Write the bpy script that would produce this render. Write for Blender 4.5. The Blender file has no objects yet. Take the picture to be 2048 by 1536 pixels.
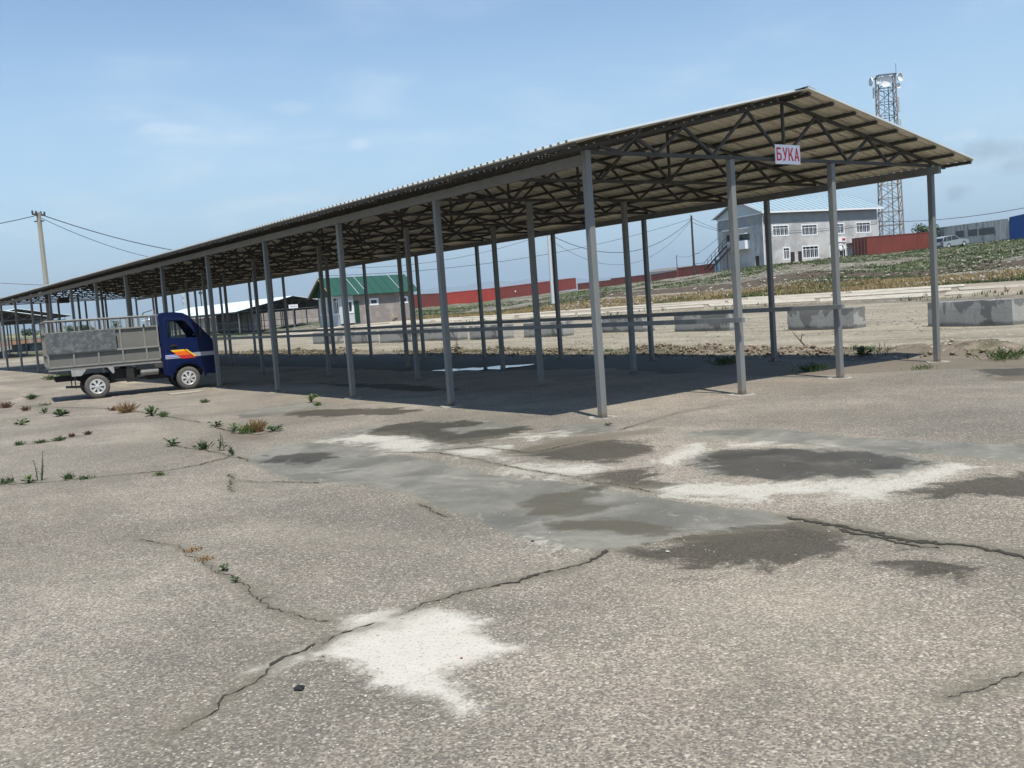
import bpy, math, random
import numpy as np
from mathutils import Matrix, Vector
from mathutils.geometry import tessellate_polygon
random.seed(7)
rng = np.random.default_rng(11)
sc = bpy.context.scene
col = sc.collection
R = math.radians

# ------------------------------------------------------------------ camera
F_PX = 1966.6
CAM = np.array([-8.847, 7.642, 1.45])
YAW, PIT, ROLL = -0.62248, 0.082636, -0.072076
Fv = np.array([math.cos(PIT)*math.cos(YAW), math.cos(PIT)*math.sin(YAW), -math.sin(PIT)])
Rv = np.array([math.sin(YAW), -math.cos(YAW), 0.0])
Uv = np.cross(Rv, Fv)
_c, _s = math.cos(ROLL), math.sin(ROLL)
Rv, Uv = _c*Rv + _s*Uv, -_s*Rv + _c*Uv
cam_d = bpy.data.cameras.new('camera')
cam_d.sensor_width = 36.0
cam_d.lens = 36.0*F_PX/2048
cam_d.clip_start = 0.05
cam_d.clip_end = 30000
cam = bpy.data.objects.new('camera', cam_d)
col.objects.link(cam)
M = Matrix.Identity(4)
for i in range(3):
    M[i][0], M[i][1], M[i][2], M[i][3] = Rv[i], Uv[i], -Fv[i], CAM[i]
cam.matrix_world = M
sc.camera = cam

# ------------------------------------------------------------------ sun, sky, exposure
SUN = Vector((-1.28, 0.45, 3.1)).normalized()
sun_el = math.asin(SUN.z)
sun_az = math.atan2(SUN.x, SUN.y)
ld = bpy.data.lights.new('sun', 'SUN')
ld.energy = 5.0
ld.angle = R(0.5)
ld.color = (1.0, 0.945, 0.85)
lo = bpy.data.objects.new('sun', ld)
lo.rotation_euler = SUN.to_track_quat('Z', 'Y').to_euler()
col.objects.link(lo)

w = bpy.data.worlds.new('World')
sc.world = w
w.use_nodes = True
nt = w.node_tree
for n in list(nt.nodes):
    nt.nodes.remove(n)
def N(tree, typ, **kw):
    n = tree.nodes.new(typ)
    for k, v in kw.items():
        if k.startswith('i_'):
            n.inputs[k[2:].replace('_', ' ')].default_value = v
        else:
            setattr(n, k, v)
    return n
sky = N(nt, 'ShaderNodeTexSky', sky_type='NISHITA', sun_disc=False, sun_elevation=sun_el,
        sun_rotation=sun_az, air_density=1.0, dust_density=0.35, ozone_density=1.6, altitude=700)
bg = N(nt, 'ShaderNodeBackground'); bg.inputs['Strength'].default_value = 0.096
wo = N(nt, 'ShaderNodeOutputWorld')
tc = N(nt, 'ShaderNodeTexCoord')
sep = N(nt, 'ShaderNodeSeparateXYZ')
nt.links.new(tc.outputs['Generated'], sep.inputs[0])
# faint layered cloud, thicker towards the horizon
mx = N(nt, 'ShaderNodeMath', operation='MAXIMUM'); mx.inputs[1].default_value = 0.0
ad = N(nt, 'ShaderNodeMath', operation='ADD'); ad.inputs[1].default_value = 0.12
nt.links.new(sep.outputs['Z'], mx.inputs[0]); nt.links.new(mx.outputs[0], ad.inputs[0])
dv = N(nt, 'ShaderNodeVectorMath', operation='DIVIDE')
cb = N(nt, 'ShaderNodeCombineXYZ')
for i in range(3): nt.links.new(ad.outputs[0], cb.inputs[i])
nt.links.new(tc.outputs['Generated'], dv.inputs[0]); nt.links.new(cb.outputs[0], dv.inputs[1])
cn = N(nt, 'ShaderNodeTexNoise'); cn.inputs['Scale'].default_value = 1.5; cn.inputs['Detail'].default_value = 7; cn.inputs['Roughness'].default_value = .55
cn.inputs['Distortion'].default_value = .35
nt.links.new(dv.outputs[0], cn.inputs['Vector'])
cr = N(nt, 'ShaderNodeMapRange'); cr.interpolation_type = 'SMOOTHSTEP'
cr.inputs['From Min'].default_value = .46; cr.inputs['From Max'].default_value = .8
nt.links.new(cn.outputs['Fac'], cr.inputs['Value'])
hm = N(nt, 'ShaderNodeMapRange'); hm.interpolation_type = 'SMOOTHSTEP'
hm.inputs['From Min'].default_value = .42; hm.inputs['From Max'].default_value = .03
hm.inputs['To Min'].default_value = .04; hm.inputs['To Max'].default_value = .8
nt.links.new(sep.outputs['Z'], hm.inputs['Value'])
ml = N(nt, 'ShaderNodeMath', operation='MULTIPLY')
nt.links.new(cr.outputs[0], ml.inputs[0]); nt.links.new(hm.outputs[0], ml.inputs[1])
# blue-grey distant air low over the plain
h2 = N(nt, 'ShaderNodeMapRange'); h2.interpolation_type = 'SMOOTHSTEP'
h2.inputs['From Min'].default_value = .36; h2.inputs['From Max'].default_value = .0
h2.inputs['To Min'].default_value = .0; h2.inputs['To Max'].default_value = .78
nt.links.new(sep.outputs['Z'], h2.inputs['Value'])
tint = N(nt, 'ShaderNodeMix', data_type='RGBA', blend_type='MULTIPLY'); tint.inputs['Factor'].default_value = 1
tint.inputs['B'].default_value = (1.07, 1.22, 1.30, 1)
nt.links.new(sky.outputs[0], tint.inputs['A'])
m1 = N(nt, 'ShaderNodeMix', data_type='RGBA'); m1.inputs['B'].default_value = (5.2, 7.2, 8.5, 1)
nt.links.new(h2.outputs[0], m1.inputs['Factor']); nt.links.new(tint.outputs['Result'], m1.inputs['A'])
m2 = N(nt, 'ShaderNodeMix', data_type='RGBA'); m2.inputs['B'].default_value = (6.9, 8.1, 8.9, 1)
nt.links.new(ml.outputs[0], m2.inputs['Factor']); nt.links.new(m1.outputs['Result'], m2.inputs['A'])
def _sm(v, a, b):
    n = N(nt, 'ShaderNodeMapRange'); n.interpolation_type = 'SMOOTHSTEP'; n.inputs['From Min'].default_value = a; n.inputs['From Max'].default_value = b
    nt.links.new(v, n.inputs['Value']); return n.outputs[0]
def _mt(op, a, b):
    n = N(nt, 'ShaderNodeMath', operation=op)
    for i, x in enumerate((a, b)):
        if isinstance(x, (int, float)): n.inputs[i].default_value = x
        else: nt.links.new(x, n.inputs[i])
    return n.outputs[0]
pn = N(nt, 'ShaderNodeTexNoise'); pn.inputs['Scale'].default_value = 34; pn.inputs['Detail'].default_value = 7; pn.inputs['Roughness'].default_value = .6
nt.links.new(tc.outputs['Generated'], pn.inputs['Vector'])
cur = m2.outputs['Result']
for (px, py, rx, ry, colr, amt) in [(1975, 305, .030, .012, (3.6, 4.6, 5.4), .9), (1915, 386, .014, .008, (3.3, 4.3, 5.2), .95), (2035, 330, .02, .008, (3.6, 4.6, 5.4), .85), (1925, 270, .016, .006, (7.4, 8.4, 9.2), .6),
                             (340, 258, .030, .006, (8.0, 8.9, 9.5), .35), (722, 290, .012, .007, (8.0, 8.9, 9.6), .4), (585, 215, .022, .006, (5.2, 6.6, 7.9), .45), (700, 400, .03, .006, (4.8, 6.2, 7.4), .5),
                             (1640, 500, .05, .010, (7.6, 8.6, 9.4), .4), (1050, 500, .09, .012, (7.2, 8.4, 9.4), .5), (640, 575, .03, .008, (7.6, 8.8, 9.8), .4), (30, 600, .08, .014, (6.8, 7.9, 8.9), .5)]:
    d_ = Fv + Rv*(px-1024)/F_PX - Uv*(py-768)/F_PX; d_ = d_/np.linalg.norm(d_); hx = np.array([-d_[1], d_[0], 0]); hx /= np.linalg.norm(hx); vx = np.cross(hx, d_)
    su = N(nt, 'ShaderNodeVectorMath', operation='SUBTRACT'); nt.links.new(tc.outputs['Generated'], su.inputs[0]); su.inputs[1].default_value = tuple(d_)
    da = N(nt, 'ShaderNodeVectorMath', operation='DOT_PRODUCT'); nt.links.new(su.outputs[0], da.inputs[0]); da.inputs[1].default_value = tuple(hx/rx)
    db = N(nt, 'ShaderNodeVectorMath', operation='DOT_PRODUCT'); nt.links.new(su.outputs[0], db.inputs[0]); db.inputs[1].default_value = tuple(vx/ry)
    dc = N(nt, 'ShaderNodeVectorMath', operation='DOT_PRODUCT'); nt.links.new(tc.outputs['Generated'], dc.inputs[0]); dc.inputs[1].default_value = tuple(d_)
    q = _mt('ADD', _mt('MULTIPLY', da.outputs['Value'], da.outputs['Value']), _mt('MULTIPLY', db.outputs['Value'], db.outputs['Value']))
    q = _mt('ADD', q, _mt('MULTIPLY', _mt('SUBTRACT', pn.outputs['Fac'], .5), 4.0))
    f = _mt('MULTIPLY', _mt('MULTIPLY', _sm(q, 1.5, -.6), amt), _mt('GREATER_THAN', dc.outputs['Value'], .5))
    mm_ = N(nt, 'ShaderNodeMix', data_type='RGBA'); mm_.inputs['B'].default_value = (*colr, 1); nt.links.new(f, mm_.inputs['Factor']); nt.links.new(cur, mm_.inputs['A']); cur = mm_.outputs['Result']
nt.links.new(cur, bg.inputs['Color']); nt.links.new(bg.outputs[0], wo.inputs[0])

sc.view_settings.view_transform = 'Standard'
sc.view_settings.look = 'None'
sc.view_settings.gamma = 1
sc.view_settings.use_curve_mapping = False
sc.view_settings.exposure = 0.40
sc.render.engine = 'CYCLES'
sc.cycles.max_bounces = 6
sc.cycles.diffuse_bounces = 4

# ------------------------------------------------------------------ helpers
def ray(px, py): return Fv + Rv*(px-1024)/F_PX - Uv*(py-768)/F_PX
def G(px, py, z=0.0):
    d = ray(px, py); t = (z-CAM[2])/d[2]; p = CAM + d*t
    return (float(p[0]), float(p[1]), float(z))
def AT(px, py, D):
    d = ray(px, py); p = CAM + d*D/math.hypot(d[0], d[1])
    return (float(p[0]), float(p[1]), float(p[2]))

def tag(o, label=None, cat=None, group=None, kind=None):
    if label: o['label'] = label
    if cat: o['category'] = cat
    if group: o['group'] = group
    if kind: o['kind'] = kind
    return o
def empty(name, loc=(0, 0, 0), rz=0.0, **kw):
    o = bpy.data.objects.new(name, None); col.objects.link(o)
    o.location = loc; o.rotation_euler = (0, 0, rz); o.empty_display_size = .2
    return tag(o, **kw)

class MB:
    def __init__(s): s.v = []; s.f = []; s.m = []; s.mi = 0; s.smooth = False
    def add(s, vs, fs):
        b = len(s.v); s.v += [tuple(map(float, p)) for p in vs]
        for f in fs: s.f.append(tuple(b+i for i in f)); s.m.append(s.mi)
        return s
    def box(s, x0, x1, y0, y1, z0, z1):
        vs = [(x, y, z) for z in (z0, z1) for y in (y0, y1) for x in (x0, x1)]
        return s.add(vs, [(0,2,3,1),(4,5,7,6),(0,1,5,4),(2,6,7,3),(0,4,6,2),(1,3,7,5)])
    def bar(s, a, b, w, h=None, up=(0, 0, 1)):
        h = h or w; a = Vector(a); b = Vector(b); d = (b-a).normalized(); u = Vector(up)
        if abs(d.dot(u)) > .98: u = Vector((1, 0, 0))
        r = d.cross(u).normalized(); q = r.cross(d)
        vs = [p + r*i*w/2 + q*j*h/2 for p in (a, b) for i, j in ((-1,-1),(1,-1),(1,1),(-1,1))]
        return s.add(vs, [(3,2,1,0),(4,5,6,7),(0,1,5,4),(1,2,6,5),(2,3,7,6),(3,0,4,7)])
    def tube(s, pts, r, n=6, cap=True):
        pts = [Vector(p) for p in pts]; k = len(pts); vs = []
        rr = r if isinstance(r, (list, tuple)) else [r]*k
        for i, p in enumerate(pts):
            d = (pts[min(i+1, k-1)]-pts[max(i-1, 0)]).normalized()
            u = Vector((0, 0, 1)) if abs(d.z) < .95 else Vector((1, 0, 0))
            a = d.cross(u).normalized(); b = a.cross(d)
            for j in range(n):
                t = 2*math.pi*j/n; vs.append(p + (a*math.cos(t)+b*math.sin(t))*rr[i])
        fs = [(i*n+j, i*n+(j+1) % n, (i+1)*n+(j+1) % n, (i+1)*n+j) for i in range(k-1) for j in range(n)]
        if cap: fs += [tuple(range(n))[::-1], tuple((k-1)*n+j for j in range(n))]
        return s.add(vs, fs)
    def lathe(s, prof, c=(0, 0, 0), axis='Y', n=28):
        vs = []; k = len(prof)
        for (a, r) in prof:
            for j in range(n):
                t = 2*math.pi*j/n; p, q = r*math.cos(t), r*math.sin(t)
                vs.append((c[0]+p, c[1]+a, c[2]+q) if axis == 'Y' else ((c[0]+p, c[1]+q, c[2]+a) if axis == 'Z' else (c[0]+a, c[1]+p, c[2]+q)))
        fs = [(i*n+j, (i+1)*n+j, (i+1)*n+(j+1) % n, i*n+(j+1) % n) for i in range(k-1) for j in range(n)]
        return s.add(vs, fs)
    def plate(s, loops, fn, t0, t1):
        """loops of 2-D points (first outer, rest holes) between depths t0 and t1; fn(a, b, t) -> xyz"""
        flat = [p for l in loops for p in l]
        tris = tessellate_polygon([[Vector((p[0], p[1], 0)) for p in l] for l in loops])
        n = len(flat)
        vs = [fn(p[0], p[1], t0) for p in flat] + [fn(p[0], p[1], t1) for p in flat]
        fs = [tuple(t) for t in tris] + [tuple(i+n for i in t)[::-1] for t in tris]
        o = 0
        for l in loops:
            k = len(l)
            for i in range(k): a, b = o+i, o+(i+1) % k; fs.append((a, b, b+n, a+n))
            o += k
        return s.add(vs, fs)
    def build(s, name, mats, parent=None, loc=None, rz=None, bevel=0, smooth=None, wn=False):
        me = bpy.data.meshes.new(name)
        me.from_pydata(s.v, [], s.f)
        mats = mats if isinstance(mats, (list, tuple)) else [mats]
        for m in mats: me.materials.append(m)
        if any(s.m): me.polygons.foreach_set('material_index', s.m)
        if smooth is not None:
            me.polygons.foreach_set('use_smooth', [True]*len(s.f))
            me.update(); me.set_sharp_from_angle(angle=R(smooth))
        me.update()
        return link(name, me, parent, loc, rz, bevel)
def link(name, me, parent=None, loc=None, rz=None, bevel=0):
    o = bpy.data.objects.new(name, me); col.objects.link(o)
    if parent: o.parent = parent
    if loc is not None: o.location = loc
    if rz is not None: o.rotation_euler = (0, 0, rz)
    if bevel:
        b = o.modifiers.new('bevel', 'BEVEL'); b.width = bevel; b.segments = 2; b.limit_method = 'ANGLE'
    return o
def kids(o): return [c for c in bpy.data.objects if c.parent == o]

# ------------------------------------------------------------------ materials
def pbr(name, c, rough=.7, metal=0, var=.12, vscale=3.0, bump=0.0, bscale=40.0, c2=None, c2amt=.0, c2scale=1.5, spec=.4, detail=6, coat=0, stretch=None, alpha=None, trans=0):
    m = bpy.data.materials.new(name); m.use_nodes = True
    t = m.node_tree; b = t.nodes['Principled BSDF']
    b.inputs['Roughness'].default_value = rough; b.inputs['Metallic'].default_value = metal
    b.inputs['Specular IOR Level'].default_value = spec
    b.inputs['Coat Weight'].default_value = coat
    b.inputs['Transmission Weight'].default_value = trans
    co = N(t, 'ShaderNodeTexCoord'); vec = co.outputs['Object']
    if stretch:
        mp = N(t, 'ShaderNodeMapping'); mp.inputs['Scale'].default_value = stretch
        t.links.new(vec, mp.inputs[0]); vec = mp.outputs[0]
    n1 = N(t, 'ShaderNodeTexNoise'); n1.inputs['Scale'].default_value = vscale; n1.inputs['Detail'].default_value = detail
    n1.inputs['Roughness'].default_value = .65
    t.links.new(vec, n1.inputs['Vector'])
    r1 = N(t, 'ShaderNodeMapRange'); r1.inputs['From Min'].default_value = .3; r1.inputs['From Max'].default_value = .7
    r1.inputs['To Min'].default_value = 1-var; r1.inputs['To Max'].default_value = 1+var
    t.links.new(n1.outputs['Fac'], r1.inputs['Value'])
    mu = N(t, 'ShaderNodeMix', data_type='RGBA', blend_type='MULTIPLY'); mu.inputs['Factor'].default_value = 1
    mu.inputs['A'].default_value = (*c, 1); t.links.new(r1.outputs[0], mu.inputs['B'])
    out = mu.outputs['Result']
    if c2:
        n2 = N(t, 'ShaderNodeTexNoise'); n2.inputs['Scale'].default_value = c2scale; n2.inputs['Detail'].default_value = 8; n2.inputs['Roughness'].default_value = .7
        t.links.new(vec, n2.inputs['Vector'])
        r2 = N(t, 'ShaderNodeMapRange'); r2.interpolation_type = 'SMOOTHSTEP'
        r2.inputs['From Min'].default_value = 1-c2amt-.12; r2.inputs['From Max'].default_value = 1-c2amt+.12
        t.links.new(n2.outputs['Fac'], r2.inputs['Value'])
        mm = N(t, 'ShaderNodeMix', data_type='RGBA'); mm.inputs['B'].default_value = (*c2, 1)
        t.links.new(r2.outputs[0], mm.inputs['Factor']); t.links.new(out, mm.inputs['A']); out = mm.outputs['Result']
    t.links.new(out, b.inputs['Base Color'])
    if bump:
        n3 = N(t, 'ShaderNodeTexNoise'); n3.inputs['Scale'].default_value = bscale; n3.inputs['Detail'].default_value = 5
        t.links.new(co.outputs['Object'], n3.inputs['Vector'])
        bp = N(t, 'ShaderNodeBump'); bp.inputs['Strength'].default_value = bump; bp.inputs['Distance'].default_value = .01
        t.links.new(n3.outputs['Fac'], bp.inputs['Height']); t.links.new(bp.outputs[0], b.inputs['Normal'])
    return m
MT = dict(
    steel=pbr('grey_painted_steel', (.172, .18, .178), .5, 0, .15, 6, .1, 60, c2=(.16, .11, .075), c2amt=.33, c2scale=7),
    truss=pbr('dark_brown_grey_steel', (.05, .048, .042), .6, 0, .2, 5),
    steel2=pbr('dull_steel_paint', (.12, .125, .125), .6, 0, .2, 4),
    roof_top=pbr('pale_blue_roof_coat', (.66, .74, .77), .4, 0, .05, 2),
    roof_top_grey=pbr('pale_grey_roof_coat', (.42, .47, .49), .5, 0, .06, 2),
    roof_under=pbr('beige_sheet_primer', (.78, .735, .61), .5, 0, .16, 1.3, c2=(.27, .24, .18), c2amt=.38, c2scale=1.0, stretch=(9, .7, 1)),
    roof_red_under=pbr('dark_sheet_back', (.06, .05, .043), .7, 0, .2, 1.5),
    screw=pbr('zinc_screw', (.6, .6, .58), .4, .3, .05),
    sign_white=pbr('white_sign_face', (.82, .81, .86), .45, 0, .03),
    sign_red=pbr('red_sign_lettering', (.62, .02, .06), .5, 0, .05),
    sign_back=pbr('sign_back', (.12, .12, .12), .7),
    cab_blue=pbr('dark_blue_car_paint', (.003, .008, .045), .32, 0, .1, 4, c2=(.06, .05, .042), c2amt=.2, c2scale=2, coat=.0, spec=.18),
    cab_blue_clean=pbr('dark_blue_door_paint', (.003, .009, .052), .3, 0, .08, 4, coat=.0, spec=.18),
    bed_grey=pbr('dusty_grey_bed_paint', (.205, .204, .188), .7, 0, .14, 5, .15, 30, c2=(.2, .165, .12), c2amt=.33, c2scale=6),
    bed_panel=pbr('grey_beige_sheet', (.145, .144, .130), .75, 0, .12, 2, .25, 5, c2=(.17, .15, .12), c2amt=.32, c2scale=4),
    board=pbr('scuffed_blue_grey_board', (.088, .1, .103), .75, 0, .3, 9, .3, 25, c2=(.17, .18, .18), c2amt=.42, c2scale=9),
    black=pbr('black_underbody', (.018, .017, .016), .8, 0, .3, 8),
    rubber=pbr('dusty_rubber', (.095, .088, .08), .9, 0, .2, 12, .2, 80),
    silver=pbr('silver_hubcap', (.55, .55, .54), .35, .35, .1, 10),
    mudgrey=pbr('grey_bracket', (.3, .3, .29), .6, 0, .2, 10),
    yellow=pbr('yellow_decal', (.85, .5, .02), .3), orange=pbr('orange_decal', (.78, .14, .01), .3), redd=pbr('red_decal', (.5, .03, .02), .3),
    lilac=pbr('pale_lilac_decal', (.42, .42, .72), .3), greyd=pbr('grey_decal', (.3, .31, .36), .3),
    seat=pbr('dark_seat', (.05, .05, .055), .8),
    lamp=pbr('headlight_lens', (.6, .62, .6), .15, 0, .02),
    chrome=pbr('dull_metal', (.5, .5, .5), .3, .7),
    block=None,
    rust_red=pbr('red_container_paint', (.18, .042, .03), .6, 0, .14, .6, c2=(.13, .05, .035), c2amt=.36, c2scale=1.2),
    bright_red=pbr('bright_red_container_paint', (.37, .05, .036), .55, 0, .12, .6, c2=(.3, .09, .07), c2amt=.34, c2scale=.8),
    mid_red=pbr('brick_red_container_paint', (.21, .042, .03), .6, 0, .15, .6, c2=(.2, .06, .04), c2amt=.35, c2scale=.8),
    cont_blue=pbr('blue_container_paint', (.012, .085, .3), .5, 0, .1, .6),
    grey_white=pbr('weathered_white_sheet', (.62, .6, .55), .75, 0, .25, 2.5, c2=(.22, .21, .2), c2amt=.42, c2scale=1.3, stretch=(1, 1, .25)),
    patch_dark=pbr('dark_grey_patch', (.15, .15, .145), .8, 0, .3, 3),
    teal=pbr('teal_paint', (.1, .25, .33), .5), 
    green_roof=pbr('green_metal_roof', (.012, .062, .043), .5, 0, .08, 1.5),
    green_dark=pbr('green_paint', (.006, .05, .03), .5),
    wood=pbr('raw_timber', (.3, .22, .13), .8, 0, .2, 8),
    upvc=pbr('white_plastic_frame', (.75, .77, .78), .4, 0, .04),
    panel_white=pbr('pale_grey_panel', (.5, .53, .55), .5, 0, .05),
    glass=pbr('dark_window_glass', (.02, .024, .03), .06, 0, .1, 1, spec=.6),
    render_grey=None,
    conc_pole=pbr('weathered_concrete', (.31, .29, .24), .85, 0, .18, 3, .4, 12, c2=(.2, .18, .15), c2amt=.36, c2scale=3, stretch=(3, 3, .4)),
    dark_pole=pbr('tarred_timber', (.05, .045, .04), .8, 0, .25, 4),
    cable=pbr('cable', (.035, .04, .045), .6),
    ceramic=pbr('dark_insulator', (.05, .04, .04), .3),
    tower=pbr('galvanised_lattice', (.24, .2, .17), .6, .2, .2, .4),
    tower_dark=pbr('dark_lattice', (.1, .11, .12), .6, .2, .2, .4),
    antenna=pbr('antenna_white', (.75, .76, .78), .4),
    blue_roof=pbr('pale_blue_metal_roof', (.27, .36, .41), .45, 0, .05, 1),
    white=pbr('white_paint', (.78, .79, .8), .5, 0, .05),
    brown_door=pbr('dark_brown_door', (.04, .025, .02), .6),
    car_silver=pbr('silver_car_paint', (.38, .41, .44), .3, .4, .05, coat=.3),
    shirt=pbr('white_shirt', (.8, .8, .8), .8), trousers=pbr('dark_trousers', (.03, .03, .04), .8), skin=pbr('skin', (.35, .2, .14), .6), hair=pbr('dark_hair', (.02, .015, .012), .7),
    soil=pbr('dark_crack_soil', (.035, .03, .022), .95, 0, .35, 30, .5, 60),
    pebble=pbr('pebble', (.38, .35, .31), .85, 0, .35, 30), 
    rubble=pbr('rubble_stone', (.24, .22, .18), .9, 0, .6, .9),
    clod=pbr('dirt_clod', (.19, .145, .105), .95, 0, .35, 8),
    leaf=pbr('weed_leaf', (.045, .085, .022), .6, 0, .35, 30), leaf2=pbr('light_weed_leaf', (.085, .125, .035), .6, 0, .3, 30),
    leaf_dry=pbr('dry_weed', (.24, .155, .065), .8, 0, .3, 30), leaf_red=pbr('reddish_weed', (.13, .07, .045), .8, 0, .3, 30),
    grassg=pbr('green_grass', (.052, .078, .022), .85, 0, .65, .35), grassy=pbr('dry_yellow_grass', (.235, .175, .08), .9, 0, .45, .5),
    tree=pbr('tree_leaves', (.035, .065, .022), .7, 0, .4, 1), bark=pbr('bark', (.1, .08, .06), .9),
    brickwall=pbr('brown_red_wall', (.36, .2, .12), .85, 0, .2, .4),
    debris=pbr('black_scrap', (.012, .012, .012), .6),
    rag=pbr('yellow_rag', (.6, .4, .08), .7),
)

def shader(name):
    m = bpy.data.materials.new(name); m.use_nodes = True
    t = m.node_tree; return m, t, t.nodes['Principled BSDF']
def noise(t, vec, scale, detail=5, rough=.6, dist=0, stretch=None):
    if stretch:
        mp = N(t, 'ShaderNodeMapping'); mp.inputs['Scale'].default_value = stretch
        t.links.new(vec, mp.inputs[0]); vec = mp.outputs[0]
    n = N(t, 'ShaderNodeTexNoise'); n.inputs['Scale'].default_value = scale; n.inputs['Detail'].default_value = detail
    n.inputs['Roughness'].default_value = rough; n.inputs['Distortion'].default_value = dist
    t.links.new(vec, n.inputs['Vector']); return n.outputs['Fac']
def rng_(t, v, a, b, c=0, d=1, smooth=True):
    n = N(t, 'ShaderNodeMapRange'); n.interpolation_type = 'SMOOTHSTEP' if smooth else 'LINEAR'
    n.inputs['From Min'].default_value = a; n.inputs['From Max'].default_value = b
    n.inputs['To Min'].default_value = c; n.inputs['To Max'].default_value = d
    t.links.new(v, n.inputs['Value']); return n.outputs[0]
def mth(t, op, a, b=None, c=None):
    n = N(t, 'ShaderNodeMath', operation=op)
    for i, x in enumerate((a, b, c)):
        if x is None: continue
        if isinstance(x, (int, float)): n.inputs[i].default_value = x
        else: t.links.new(x, n.inputs[i])
    return n.outputs[0]
def mixc(t, f, a, b, blend='MIX'):
    n = N(t, 'ShaderNodeMix', data_type='RGBA', blend_type=blend)
    for k, x in (('Factor', f), ('A', a), ('B', b)):
        if isinstance(x, (int, float)): n.inputs[k].default_value = x
        elif isinstance(x, tuple): n.inputs[k].default_value = (*x, 1)
        else: t.links.new(x, n.inputs[k])
    return n.outputs['Result']
def bump(t, b, h, strength, dist, prev=None):
    n = N(t, 'ShaderNodeBump'); n.inputs['Strength'].default_value = strength; n.inputs['Distance'].default_value = dist
    t.links.new(h, n.inputs['Height'])
    if prev: t.links.new(prev, n.inputs['Normal'])
    t.links.new(n.outputs[0], b.inputs['Normal']); return n.outputs[0]

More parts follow.
